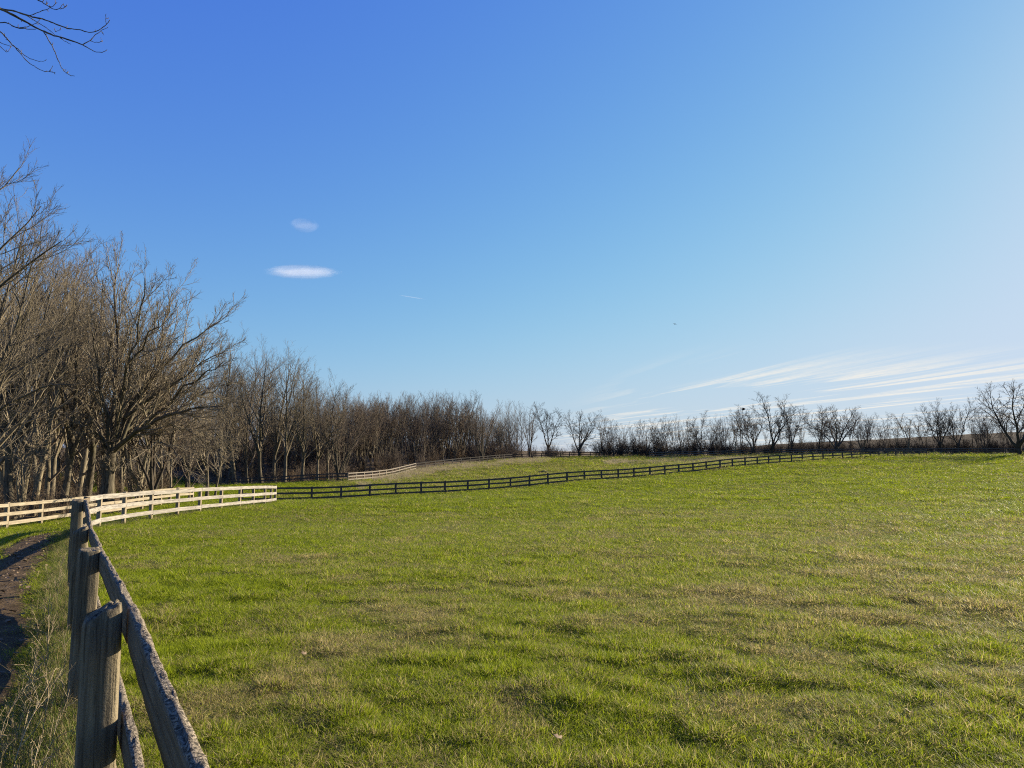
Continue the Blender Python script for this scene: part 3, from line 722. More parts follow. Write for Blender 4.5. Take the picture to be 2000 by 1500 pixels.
# -- the spreading tree behind the tan fence: limbs traced, then grown
def big_tree():
    Y0 = 43.0; X0, _, _ = at(205, 960, Y0); Z0 = gh(X0, Y0)
    def lp(pts, dy):
        r = []
        for k, (x, y) in enumerate(pts):
            yy = Y0 + dy * (k / (len(pts) - 1)) ** 1.1; q = at(180 + x / 3.127, 480 + y / 3.127, yy); r.append((q[0] - X0, q[1] - Y0, q[2] - Z0))
        return r
    limbs = [([(115, 1275), (120, 1150), (130, 1000), (145, 800), (150, 600), (155, 400), (160, 230), (165, 100)], 1.0, .17),
             ([(118, 1265), (180, 1190), (300, 1120), (420, 1060), (560, 1010), (700, 985), (800, 970)], -3.0, .17),
             ([(122, 1260), (200, 1050), (280, 900), (370, 800), (480, 690), (600, 590), (690, 500), (760, 470), (800, 452)], 1.5, .15),
             ([(122, 1265), (150, 1050), (210, 850), (240, 650), (280, 480), (310, 330), (330, 190)], -2.0, .14),
             ([(180, 1190), (250, 1000), (340, 850), (400, 720), (420, 600), (460, 400), (500, 260)], 3.5, .12),
             ([(113, 1280), (100, 1100), (60, 950), (40, 800), (20, 600), (0, 420)], -2.5, .12),
             ([(300, 1120), (450, 1000), (560, 860), (680, 780), (820, 720)], -3.5, .10),
             ([(112, 1290), (60, 1130), (-20, 1000), (-110, 880), (-180, 700)], 3.0, .12),
             ([(420, 1060), (520, 1100), (620, 1150), (740, 1230), (800, 1290)], -2.0, .07),
             ([(300, 1120), (400, 1170), (500, 1260), (560, 1340)], -3.5, .06),
             ([(120, 1240), (160, 1000), (220, 750), (330, 560), (420, 420)], -5.0, .13), ([(200, 1050), (360, 920), (520, 830), (680, 710), (790, 650)], -1.0, .11), ([(420, 1060), (560, 980), (700, 890), (860, 840)], 3.0, .09), ([(560, 1010), (660, 1060), (760, 1150), (840, 1260)], 2.0, .06), ([(115, 1280), (60, 1180), (0, 1120), (-80, 1090)], -2.0, .09),
             ([(140, 1230), (260, 1060), (420, 930), (560, 760), (640, 640)], 5.0, .12)]
    tr = [(resample(lp([(88, 1540), (90, 1500), (100, 1380), (118, 1260)], 0), 7)[None], np.array([[.48, .40, .36, .34, .33, .31, .24]]))]
    tr[0][0][0, 0, 2] = -0.3
    for pts, dy, r in limbs:
        p = resample(lp(pts, dy), 12); p[1:] += rng.normal(0, .10, p[1:].shape); tr.append((p[None], np.linspace(r, 0.02, 12)[None] ** 1.0))
    lv = [dict(m=12, t0=0.12, t1=0.98, ang=0.48, angsd=0.14, ratio=0.5, npts=9, wander=0.075, up=0.05, bias=(.02, 0, 0), rk=0.58, rtip=0.013, taper=0.55, sides=5),
          dict(m=7, t0=0.14, t1=0.98, ang=0.48, angsd=0.15, ratio=0.48, npts=7, wander=0.08, up=0.045, rk=0.62, rtip=0.010, taper=0.45, sides=4),
          dict(m=5, t0=0.15, t1=1.0, ang=0.5, angsd=0.18, ratio=0.5, npts=4, wander=0.09, up=0.04, rk=0.66, rtip=0.008, taper=0.4, sides=3),
          dict(m=2, t0=0.2, t1=1.0, ang=0.5, angsd=0.2, ratio=0.6, npts=3, wander=0.1, up=0.03, rk=0.7, rtip=0.006, taper=0.3, sides=3)]
    o = make_tree('bare_tree', M['bark'], M['twig'], tr, lv, 77)
    o.location = (X0, Y0, Z0)
    tag(o, 'large spreading bare tree, thick dark trunk, long limbs sweeping right behind the pale fence', None, 'trees of the left wood')
big_tree()

def edge_tree():
    Y0 = 27.0; X0 = xat(-190, Y0); Z0 = gh(X0, Y0)
    g = np.random.default_rng(41)
    def lp(pts, y0, y1):
        r = []
        for k, (x, y) in enumerate(pts):
            yy = y0 + (y1 - y0) * k / (len(pts) - 1); q = at(x, y, yy); r.append((q[0] - X0, q[1] - Y0, q[2] - Z0))
        return r
    tr = [(resample(lp([(-190, 1060), (-185, 950), (-175, 850)], Y0, Y0), 6)[None], np.array([[.36, .30, .28, .27, .26, .24]]))]
    tr[0][0][0, 0, 2] = -0.3
    for pts, y1, r in [([(-175, 860), (-120, 700), (-60, 560), (0, 480), (45, 440), (80, 400)], 28, .13),
                       ([(-178, 860), (-130, 740), (-50, 620), (20, 540), (70, 500), (120, 472)], 25, .12),
                       ([(-178, 840), (-150, 650), (-90, 480), (-30, 400), (10, 360), (40, 325)], 29, .13),
                       ([(-180, 840), (-185, 600), (-170, 470), (-150, 380), (-140, 320)], 30, .14),
                       ([(-178, 870), (-60, 780), (20, 720), (90, 690), (150, 640)], 30, .10),
                       ([(-176, 880), (-80, 850), (10, 800), (70, 760), (130, 750)], 25, .09),
                       ([(-180, 850), (-260, 650), (-330, 500), (-380, 380)], 27, .12)]:
        p = resample(lp(pts, Y0, y1), 12); p[1:] += g.normal(0, .06, p[1:].shape); tr.append((p[None], np.linspace(r, 0.015, 12)[None]))
    lv = [dict(m=19, t0=0.15, t1=0.98, ang=0.5, angsd=0.2, ratio=0.30, npts=8, wander=0.10, up=0.10, bias=(.02, 0, 0), rk=0.5, rtip=0.008, taper=0.45, sides=5),
          dict(m=9, t0=0.12, t1=0.98, ang=0.55, angsd=0.2, ratio=0.48, npts=6, wander=0.12, up=0.08, rk=0.6, rtip=0.006, taper=0.45, sides=4),
          dict(m=6, t0=0.15, t1=1.0, ang=0.55, angsd=0.25, ratio=0.5, npts=4, wander=0.12, up=0.05, rk=0.7, rtip=0.005, taper=0.4, sides=3)]
    o = make_tree('bare_tree', M['bark'], M['twig'], tr, lv, 78)
    o.location = (X0, Y0, Z0)
    tag(o, 'tall bare tree at the left edge whose upswept branches reach highest above the wood', None, 'trees of the left wood')
edge_tree()

def overhang():
    Y0 = 6.2; X0, Yt = -8.6, 5.0; Z0 = gh(X0, Yt)
    S = 6.6667
    br = {'a': ([(-60, 80), (0, 115), (80, 150), (230, 225), (400, 320), (540, 395), (690, 458), (850, 505), (1000, 560), (1078, 585)], 11, 5),
          'a1': ([(1078, 585), (1170, 640), (1250, 680), (1340, 688), (1395, 645)], 4.5, 2.5), 'a2': ([(1078, 583), (1180, 530), (1250, 455), (1320, 395), (1405, 355)], 4.5, 2),
          'a3': ([(1180, 533), (1240, 552), (1300, 552), (1325, 530), (1310, 490)], 2.8, 1.6),
          'b': ([(-60, 70), (0, 108), (80, 130), (190, 145), (300, 185), (400, 215), (540, 240), (700, 300), (800, 345), (950, 385), (1050, 382), (1110, 415), (1190, 425), (1280, 400), (1350, 350), (1395, 310), (1430, 260)], 8.5, 3),
          'b1': ([(1385, 312), (1378, 240), (1383, 180)], 3, 2), 'b2': ([(380, 205), (460, 180), (530, 145), (640, 115), (700, 70), (745, 30)], 4, 2.5), 'b3': ([(1310, 400), (1335, 425), (1355, 460)], 2.5, 1.5),
          'c': ([(380, -90), (480, -10), (560, 35), (660, 100), (720, 125), (775, 120), (822, 55)], 5, 2.2), 'c1': ([(785, 118), (840, 100), (875, 65)], 3, 2),
          'd': ([(350, 205), (450, 265), (540, 320), (620, 375), (700, 435), (722, 465)], 4, 2.2), 'd2': ([(715, 415), (750, 400), (798, 390)], 2, 1.4),
          'e': ([(-60, 310), (0, 290), (80, 290), (150, 330), (250, 365), (330, 355), (400, 335), (500, 290), (540, 235)], 5, 2), 'e2': ([(150, 335), (220, 360), (320, 380), (470, 380)], 4, 2.5),
          'f': ([(570, 420), (620, 500), (680, 600), (720, 690), (750, 770), (790, 850), (820, 915), (880, 960), (930, 990), (970, 990)], 5, 2.5), 'f1': ([(870, 955), (890, 925)], 2.5, 1.6), 'f2': ([(780, 490), (830, 525), (890, 560), (925, 575)], 2.8, 1.8),
          'g': ([(-60, 360), (0, 410), (70, 480), (140, 560), (200, 620), (270, 700), (340, 790), (430, 860), (520, 905), (600, 938), (650, 930), (690, 855)], 6, 2.2), 'g1': ([(640, 932), (720, 943)], 2.5, 2),
          'g2': ([(175, 590), (260, 660), (340, 740), (430, 775), (510, 800), (570, 798), (605, 775)], 4, 2), 'h': ([(-60, 520), (0, 550), (80, 590), (150, 600)], 4, 2.5), 'h2': ([(-40, 570), (0, 600), (50, 650), (95, 690), (150, 600)], 4, 2)}
    dep = {'b': .25, 'b1': .25, 'b2': .22, 'b3': .25, 'c': -.5, 'c1': -.5, 'e': -.3, 'e2': -.3, 'g': .5, 'g1': .5, 'g2': .5, 'h': .7, 'h2': .75, 'd': .1}
    root = link('overhanging_tree', None, loc=(X0, Yt, Z0)); tag(root, 'bare twiggy branch of an unseen tree hanging into the top left sky', 'tree')
    acc = []
    for k, (pts, r0, r1) in br.items():
        n = max(5, len(pts) * 3); P = np.array([at(x / S, y / S, Y0 + dep.get(k, 0)) for x, y in pts]) - (X0, Yt, Z0)
        p = resample(P, n); p[1:-1] += rng.normal(0, .0018, p[1:-1].shape)
        r = np.linspace(r0, r1, n) / 1000 * (1 + .18 * rng.uniform(-1, 1, n)); acc.append(tubes(p[None], r[None], 7))
        for q in range(len(pts)):          # buds and short spurs
            i = rng.integers(1, n - 1); d = nrm(rng.normal(0, 1, 3) + np.array([0.3, 0, .4])); e = np.stack([p[i], p[i] + d * .02, p[i] + d * .02 + np.array([0, 0, .015])])
            if rng.uniform() < .3: acc.append(tubes(e[None], np.array([[.003, .003, .0015]]), 5))
    fork = np.array([-1.9, .9, 3.2])
    starts = {k: np.array(at(br[k][0][0][0] / S, br[k][0][0][1] / S, Y0 + dep.get(k, 0))) - (X0, Yt, Z0) for k in ('a', 'b', 'c', 'e', 'g', 'h', 'h2')}
    hub = starts['a'] + np.array([-1.2, -.3, -.25])
    for k, s in starts.items():
        p = resample([hub, (hub + s) / 2 + np.array([0, 0, .12]), s], 8); acc.append(tubes(p[None], np.linspace(.016, br[k][1] / 1000, 8)[None], 7))
    p = resample([(0, 0, 2.6), (.9, .3, 3.9), (2.0, .6, 4.9), tuple(hub)], 10); acc.append(tubes(p[None], np.linspace(.09, .018, 10)[None], 8))
    v, q = join_tubes(acc); link('branch', mesh_from('branch', v, q, M['bark_pale'], True), root)
    g = np.random.default_rng(3); tr = [stem((0, 0, -.3), (-.05, -.05, 1), 9, 10, .2, .05, .03, .02, g), stem((0, 0, 3.0), (-.7, -.5, 1), 5, 8, .1, .02, .06, .04, g), stem((0, 0, 4.0), (-.8, .0, 1), 4, 8, .09, .02, .06, .04, g)]
    v, q = join_tubes([tubes(a, b, 9) for a, b in tr]); link('trunk', mesh_from('trunk', v, q, M['bark'], True), root)
overhang()

# -- prototypes
W_T = [woodland(101, 17, 'twig', 'bark', .17, 18, 1, .27), woodland(117, 16, 'twig', 'bark_pale', .24, 16, 2, .23, .7), woodland(133, 18, 'twig', 'bark', .2, 18, 2, .31, .8), woodland(151, 15, 'twig_red', 'bark_pale', .12, 20, 0, .16, .65)]
FAN = [fan_tree(201, 13.5, 8, .36), fan_tree(212, 13, 6, .25, rt=.016, m=9), fan_tree(223, 14, 9, .62, 'twig_red', 'bark', .014, .13, 12)]
OPEN = [open_tree(301, 11, 4, .55, .19, .017, m=13, m3=6), open_tree(312, 11.5, 3, .45, .19, .017, m=13, m3=6), open_tree(323, 10, 5, .75, .23, .017, m=13, base=1.3, m3=6), open_tree(334, 10.5, 4, .42, .14, .017, m=13, base=1.0, wander=.1, m3=6), open_tree(345, 11, 2, .3, .12, .017, m=14, base=2.4, wander=.10, m3=6)]
SAP = [open_tree(401, 8, 2, .3, .08, .015, 'twig', 'bark_pale', 7, 2.5, .09), open_tree(412, 7, 3, .5, .09, .015, 'twig', 'bark_pale', 7, 1.2, .12)]
SHR = [shrub(501), shrub(512, 1.6, 20), shrub(523, 3.0, 18, 'twig_red')]
SHRD = [shrub(534, 2.4, 22, 'twig_dark'), shrub(545, 1.8, 24, 'twig_dark')]

R = lambda a, b: random.uniform(a, b)
def tree_px(proto, px, Y, topy, rot=None, label=None, group=None, lean=(0, 0), hh=None, wide=1.0):
    x = xat(px, Y); z = gh(x, Y); h = at(px, topy, Y)[2] - z
    full = max(c.bound_box[6][2] for c in proto.children) if True else 1
    full = max(max(b[2] for b in c.bound_box) for c in proto.children)
    s = h / full
    return place(proto, x, Y, R(0, 6.28) if rot is None else rot, s * wide, label, group, lean, s)

# -- hedgerow at right, counted from the photograph
HG = 'trees of the far hedgerow at right'
tree_px(OPEN[2], 1995, 117, 738, 0.6, 'largest hedgerow tree, thick trunk and wide crown at the right edge of the field', HG, wide=1.15)
tree_px(OPEN[3], 1925, 132, 786, 2.0, 'slim bare tree just left of the largest hedgerow tree at the right edge', HG)
tree_px(OPEN[1], 1872, 134, 774, 1.0, 'crooked dark tree with a kinked trunk in front of the brown bank', HG)
tree_px(OPEN[0], 1840, 135, 777, 3.3, 'open-crowned bare tree left of the crooked kinked tree by the brown bank', HG)
tree_px(SAP[1], 1776, 138, 804, 0.3, 'small rounded tree standing alone between two wider gaps of the hedgerow, before the brown bank', HG)
tree_px(SAP[0], 1752, 140, 814, 1.7, 'thin low tree immediately left of the small rounded lone tree', HG)
tree_px(FAN[1], 1728, 141, 818, 2.7, 'low bushy tree where the brown bank begins to rise behind the hedgerow', HG)
tree_px(FAN[0], 1686, 139, 803, 0.9, 'dense many-stemmed bush-like tree right of the wide dark tree', HG)
tree_px(OPEN[2], 1639, 138, 788, 2.4, 'wide dark tree with a low forking trunk in the middle of the right hedgerow', HG, wide=1.1)
tree_px(OPEN[4], 1603, 141, 782, 4.0, 'slender tree leaning left beside the wide dark low-forking tree', HG, (0, -.12))
tree_px(OPEN[4], 1543, 140, 770, 0.2, 'slender tree leaning right, just right of the tall Y-shaped tree', HG, (0, .16))
tree_px(OPEN[1], 1508, 139, 766, 5.2, 'tall Y-shaped tree with the highest crown in the middle of the hedgerow', HG, wide=1.25)
tree_px(OPEN[0], 1466, 141, 789, 1.9, 'bare tree leaning left that holds a dark leafy nest', HG, (0, -.10))
tree_px(SAP[0], 1436, 143, 800, 3.0, 'thin pole-like tree just left of the tree with the nest', HG)
tree_px(OPEN[3], 1398, 146, 811, 0.7, 'pale many-branched tree third to the left of the tree with the nest', HG)
tree_px(OPEN[1], 1371, 147, 798, 2.2, 'tall tree with two upright limbs right of the dark vine-covered tree', HG)
tree_px(FAN[1], 1334, 148, 822, 4.4, 'dark dense tree tangled with vines in the thick brush of the hedgerow', HG)
tree_px(OPEN[0], 1288, 152, 819, 0.1, 'bare tree growing out of the dark brush mound, right of the gap in the treeline', HG)
tree_px(OPEN[4], 1262, 153, 814, 2.9, 'slender tree leaning left over the dark brush mound beside the gap in the treeline', HG, (0, -.2))
tree_px(OPEN[3], 1199, 156, 810, 4.1, 'small flaring tree on the left side of the gap in the treeline', HG)
tree_px(SAP[0], 1176, 158, 806, 5.0, 'thin pale tree next left of the small flaring tree by the gap', HG)
tree_px(OPEN[2], 1133, 158, 797, 1.3, 'gnarled dark tree with low twisted branches near the gap in the treeline', HG, wide=.85)
tree_px(OPEN[1], 1075, 160, 781, 3.7, 'tall bare tree with an even oval crown standing at the crest of the grassy rise', HG, wide=1.1)
tree_px(FAN[1], 1034, 162, 784, 0.8, 'upright tree left of the oval-crowned tree at the crest', HG)
tree_px(W_T[3], 1018, 164, 779, 2.2, 'narrow straight tree between the upright tree and the broad fan-shaped tree', HG)
tree_px(W_T[3], 992, 158, 778, 4.4, 'narrow light brown tree beside the right flank of the broad fan-shaped tree', HG)
tree_px(FAN[2], 942, 136, 768, 0.4, 'broad fan-shaped tree with dense rounded crown at the right end of the back wood', HG, wide=0.85)
for k in range(46):
    px = 1175 + k * 18.1 + R(-9, 9); Y = np.interp(px, [1165, 1268, 1500, 2000], [160, 154, 147, 132]) + R(0, 5)
    tree_px(random.choice([SAP[0], SAP[1], FAN[1], OPEN[4]]), px, Y, np.interp(px, [1175, 1450, 1700, 1800, 2000], [834, 806, 815, 820, 800]) + R(-14, 18), label='thin leafless sapling growing among the larger trees of the right hedgerow', group='saplings of the right hedgerow', wide=R(.7, 1))
nest_p = at(1452, 799, 141)
def nest():
    g = np.random.default_rng(9); n = 260; d = nrm(g.normal(0, 1, (n, 3))); c = d * g.uniform(.05, .27, (n, 1)) * np.array([1, 1, .8]); t = nrm(np.cross(d, g.normal(0, 1, (n, 3))))
    P = np.stack([c - t * .14, c + d * .03, c + t * .14], 1); v, q = tubes(P, np.full((n, 3), .022), 3)
    o = link('nest', mesh_from('nest', v, q, M['twig_dark']), loc=nest_p); tag(o, 'dark leafy squirrel nest high in a left-leaning hedgerow tree', 'nest')
nest()

# -- back wood and left wood
BG = 'trees of the brown back wood'
bk = 'slim bare tree standing in the crowded brown wood behind the far fences'
for k in range(38):
    px = 672 + (k % 19) * 12.8 + R(-5, 5); row = k // 19; Y = np.interp(px, [670, 812, 905], [112, 131, 142]) + row * 12 + R(-2, 4)
    tree_px(random.choice([W_T[3], FAN[1], FAN[0], FAN[1], W_T[1], W_T[3]]), px, Y, 768 + R(-10, 12), label=bk, group=BG, wide=R(.8, 1.05))
MG = 'trees of the wood behind the dark shaded fence'
mid = [(462, 104, 655, W_T[1], 'narrow bare tree at the left end of the wood behind the dark shaded fence'), (487, 103, 690, W_T[3], None), (512, 99, 672, W_T[2], 'tall bare tree with dark forked limbs rising over the dark shaded fence'),
       (535, 101, 680, W_T[0], None), (556, 98, 692, W_T[2], None), (592, 97, 716, W_T[0], 'bare tree with arching crown right of the forked one above the dark shaded fence'), (620, 97, 742, W_T[1], None), (640, 99, 735, W_T[0], 'bare tree whose long bough leans right above the corner post of the far fences'), (662, 96, 780, FAN[0], None), (430, 100, 690, W_T[0], None)]
ml = 'bare tree packed into the wood behind the dark shaded fence'
for px, Y, ty, pr, lb in mid: tree_px(pr, px, Y, ty - 22, label=lb or ml, group=MG)
for k in range(19):
    px = 405 + k * 14.4 + R(-5, 5); tree_px(random.choice(W_T), px, R(106, 128), np.interp(px, [400, 560, 680], [678, 715, 762]) + R(-14, 15), label=ml, group=MG, wide=R(.75, 1))
LG = 'trees of the left wood'
ll = 'slim bare tree packed into the sunlit wood behind the tan fence'
for px, Y, ty in ((-70, 33, 330), (45, 47, 440), (-20, 40, 395), (95, 47, 470)): tree_px(random.choice(W_T), px, Y, ty, label=ll, group=LG)
spec = [(-35, 35, 352, W_T[0], 'tall bare tree cut by the left edge, crown below the highest upswept branches'), (28, 40, 425, W_T[2], 'tall forked bare tree near the left edge, just under the highest upswept branches'), (305, 47, 640, OPEN[3], 'bare tree with a curved dark trunk, first to the right of the big spreading tree'), (335, 52, 690, W_T[3], 'short straight tree right of the curved-trunk tree under the long right-hand boughs'), (268, 49, 650, SAP[1], 'pale leaning sapling just right of the big spreading trunk'),
        (125, 44, 480, W_T[2], 'tall dark straight-trunked tree between the left edge and the big spreading tree'), (70, 42, 478, W_T[1], 'tall pale-trunked tree second from the left edge of the wood'), (48, 37, 790, SAP[1], 'pale sapling with two crossing stems leaning left at the wood edge'), (18, 44, 448, W_T[0], 'tall bare tree standing at the very left edge behind the tan fence'), (175, 50, 462, W_T[2], 'tall tree directly behind the left side of the big spreading tree')]
for px, Y, ty, pr, lb in spec: tree_px(pr, px, Y, ty, label=lb, group=LG)
for k in range(25):
    px = -60 + k * 20.0 + R(-8, 8); Y = R(48, 66) if px < 200 else R(51, 76)
    ty = np.interp(px, [0, 200, 300, 450], [468, 490, 630, 715]) + R(-8, 60)
    tree_px(random.choice(W_T + [W_T[1], SAP[0]]), px, Y, ty, label=ll, group=LG, wide=R(.75, 1))

# deep wood: reads as one mass behind the counted trees
def scatter(name, pts, rot, scl, idx, tint, protos, label, cat, parts=False):
    """one object: copies of a few small meshes on given points (geometry nodes)"""
    n = len(pts)
    me = bpy.data.meshes.new(name); me.vertices.add(n); me.vertices.foreach_set('co', np.asarray(pts, np.float32).ravel())
    a = me.attributes.new('rot', 'FLOAT_VECTOR', 'POINT'); a.data.foreach_set('vector', np.asarray(rot, np.float32).ravel())
    a = me.attributes.new('scl', 'FLOAT_VECTOR', 'POINT'); a.data.foreach_set('vector', np.asarray(scl, np.float32).ravel())
    a = me.attributes.new('tint', 'FLOAT', 'POINT'); a.data.foreach_set('value', np.asarray(tint, np.float32))
    a = me.attributes.new('idx', 'INT', 'POINT'); a.data.foreach_set('value', np.asarray(idx, np.int32))
    o = link(name, me); tag(o, label, cat, kind='stuff')
    col = bpy.data.collections.new(name + ' pieces')
    for k, m in enumerate(protos): col.objects.link(bpy.data.objects.new('%s piece %02d' % (name, k), m))
    ng = bpy.data.node_groups.new(name + ' spread', 'GeometryNodeTree')
    ng.interface.new_socket('Geometry', in_out='INPUT', socket_type='NodeSocketGeometry'); ng.interface.new_socket('Geometry', in_out='OUTPUT', socket_type='NodeSocketGeometry')
    gi = ng.nodes.new('NodeGroupInput'); go = ng.nodes.new('NodeGroupOutput')
    iop = ng.nodes.new('GeometryNodeInstanceOnPoints'); ci = ng.nodes.new('GeometryNodeCollectionInfo')
    ci.inputs['Collection'].default_value = col; ci.inputs['Separate Children'].default_value = True; ci.inputs['Reset Children'].default_value = True
    def named(nm, ty):
        q = ng.nodes.new('GeometryNodeInputNamedAttribute'); q.data_type = ty; q.inputs['Name'].default_value = nm; return q.outputs['Attribute']
    L = ng.links.new
    e2r = ng.nodes.new('FunctionNodeEulerToRotation'); L(named('rot', 'FLOAT_VECTOR'), e2r.inputs[0])
    L(gi.outputs[0], iop.inputs['Points']); L(ci.outputs[0], iop.inputs['Instance']); iop.inputs['Pick Instance'].default_value = True
    L(named('idx', 'INT'), iop.inputs['Instance Index']); L(e2r.outputs[0], iop.inputs['Rotation']); L(named('scl', 'FLOAT_VECTOR'), iop.inputs['Scale'])
    L(iop.outputs[0], go.inputs[0])
    md = o.modifiers.new('spread', 'NODES'); md.node_group = ng
    return o
dw = []
for k in range(230):
    px = R(-150, 1010)
    Y = R(64, 110) if px < 300 else (R(122, 150) if px < 680 else R(150, 185)); dw.append((xat(px, Y), Y, np.interp(px, [-150, 200, 450, 680, 1010], [.66, .64, .62, .7, .62])))
dx = np.array(dw); tm = []
for t_ in W_T[:4]:
    tm += [c.data for c in t_.children]
pts = np.concatenate([np.stack([dx[:, 0], dx[:, 1], ground_h(dx[:, 0], dx[:, 1])], -1)] * 2); kd = rng.integers(0, 4, len(dx)); rz = rng.uniform(0, 6.28, len(dx))
rot = np.zeros((len(pts), 3)); rot[:, 2] = np.concatenate([rz, rz]); ss = np.concatenate([dx[:, 2] * rng.uniform(.75, 1.0, len(dx))] * 2)[:, None] * np.ones((1, 3)); ss[len(dx):] = ss[:len(dx)]
bx = np.array([(xat(q, Y), Y) for q, Y in ((R(-200, 1010), 0) for _ in range(520)) for Y in [R(60, 110) if q < 330 else (R(116, 150) if q < 680 else R(146, 185))]])
pts = np.concatenate([pts, np.stack([bx[:, 0], bx[:, 1], ground_h(bx[:, 0], bx[:, 1])], -1)]); r2 = np.zeros((len(bx), 3)); r2[:, 2] = rng.uniform(0, 6.28, len(bx)); rot = np.concatenate([rot, r2])
ss = np.concatenate([ss, (rng.uniform(1.0, 1.9, len(bx)) * np.where(bx[:, 1] < 112, .62, 1.0))[:, None] * np.ones((1, 3))]); tm += [c.data for c in SHR]; kb = 8 + rng.integers(0, 3, len(bx))
scatter('woodland', pts, rot, ss, np.concatenate([kd * 2, kd * 2 + 1, kb]), np.zeros(len(pts)), tm, 'deep leafless wood, one dark mass of trunks behind the nearer trees', 'woodland')

# -- brush
for k in range(30):
    px = R(-40, 420); Y = R(33, 62); x = xat(px, Y)
    if x > -25: x = -25 - R(.2, 2.5)
    place(random.choice(SHR), x, Y, R(0, 6.3), R(.4, .8), 'russet leafless brush in the undergrowth behind the tan fence', 'brush in the left wood')
for k in range(34):
    px = R(400, 690); Y = np.interp(px, [400, 540, 690], [108, 100, 95]) + R(0, 16)
    place(random.choice(SHR), xat(px, Y), Y, R(0, 6.3), R(.8, 1.5), 'leafless brown brush at the foot of the wood behind the dark shaded fence', 'brush behind the dark shaded fence')
for k in range(44):
    px = R(690, 1150); Y = np.interp(px, [690, 812, 900, 1000, 1150], [108, 124, 135, 148, 158]) + R(0, 12)
    place(random.choice(SHR), xat(px, Y), Y, R(0, 6.3), R(.9, 1.6), 'russet brush along the foot of the brown back wood', 'brush along the back wood')
for k in range(170):
    px = 1165 + k * 5.0 + R(-9, 9); Y = np.interp(px, [1165, 1268, 1500, 2000], [158, 152, 146, 131]) + R(0, 7)
    big = 1.55 if px < 1430 else 1.1
    place(random.choice(SHRD), xat(px, Y), Y, R(0, 6.3), big * R(.8, 1.25), 'dark leafless brush at the foot of the right hedgerow', 'brush of the right hedgerow')

# ------------------------------------------------------------------ grass
def clump(seed, n, radius, h0, h1, w0, bend, mat, droop=0.0, segs=3):
    g = np.random.default_rng(seed)
    a = g.uniform(0, math.tau, n); r = radius * np.sqrt(g.uniform(0, 1, n)); bx, by = np.cos(a) * r, np.sin(a) * r
    h = g.uniform(h0, h1, n) * (1 - 0.35 * (r / radius)); fa = g.uniform(0, math.tau, n); out = g.uniform(0.05, bend, n)
    da = a + g.normal(0, .9, n); dxn, dyn = np.cos(da), np.sin(da); wx, wy = np.cos(fa), np.sin(fa); wd = w0 * g.uniform(.6, 1.2, n)
    V = []; 
    for k in range(segs + 1):
        u = k / segs; o = out * h * u ** 1.7 * 1.3; z = h * (u - droop * u ** 3); ww = wd * (1 - u) ** 0.7 if k < segs else 0 * wd
        cx, cy = bx + dxn * o, by + dyn * o
        if k < segs: V += [np.stack([cx - wx * ww / 2, cy - wy * ww / 2, z - .012], -1), np.stack([cx + wx * ww / 2, cy + wy * ww / 2, z - .012], -1)]
        else: V += [np.stack([cx, cy, z - .012], -1)]
    nv = len(V); V = np.stack(V, 1).reshape(-1, 3); b = np.arange(n)[:, None] * nv
    Q = [b + np.array([[2 * k, 2 * k + 1, 2 * k + 3, 2 * k + 2]]) for k in range(segs - 1)]
    T = b + np.array([[2 * segs - 2, 2 * segs - 1, 2 * segs]])
    me = mesh_from('tuft', V, [np.concatenate(Q), T], mat, True)
    ca = me.attributes.new('blade', 'FLOAT_COLOR', 'POINT'); rn = g.uniform(0, 1, n); rv = g.uniform(0, 1, n)
    cc = np.repeat(np.stack([rn, rv, rv * 0, np.ones(n)], -1), nv, 0); ca.data.foreach_set('color', cc.astype(np.float32).ravel())
    return me
TUFT = [clump(601 + k, 50, .10, .028 + .010 * (k % 3), .070 + .022 * (k % 3), .0047, 1.0, M['grass'], .1 * (k % 3)) for k in range(6)]
for k in range(3): TUFT.append(clump(620 + k, 46, .13, .03, .055, .0045, 2.6, M['grass'], .35))
TALL = [clump(640 + k, 34, .12, .12, .32, .004, .8, M['dry'], .25) for k in range(4)]
STRAW = [clump(660 + k, 60, .35, .45, .95, .012, .5, M['mauve'], .1) for k in range(3)]

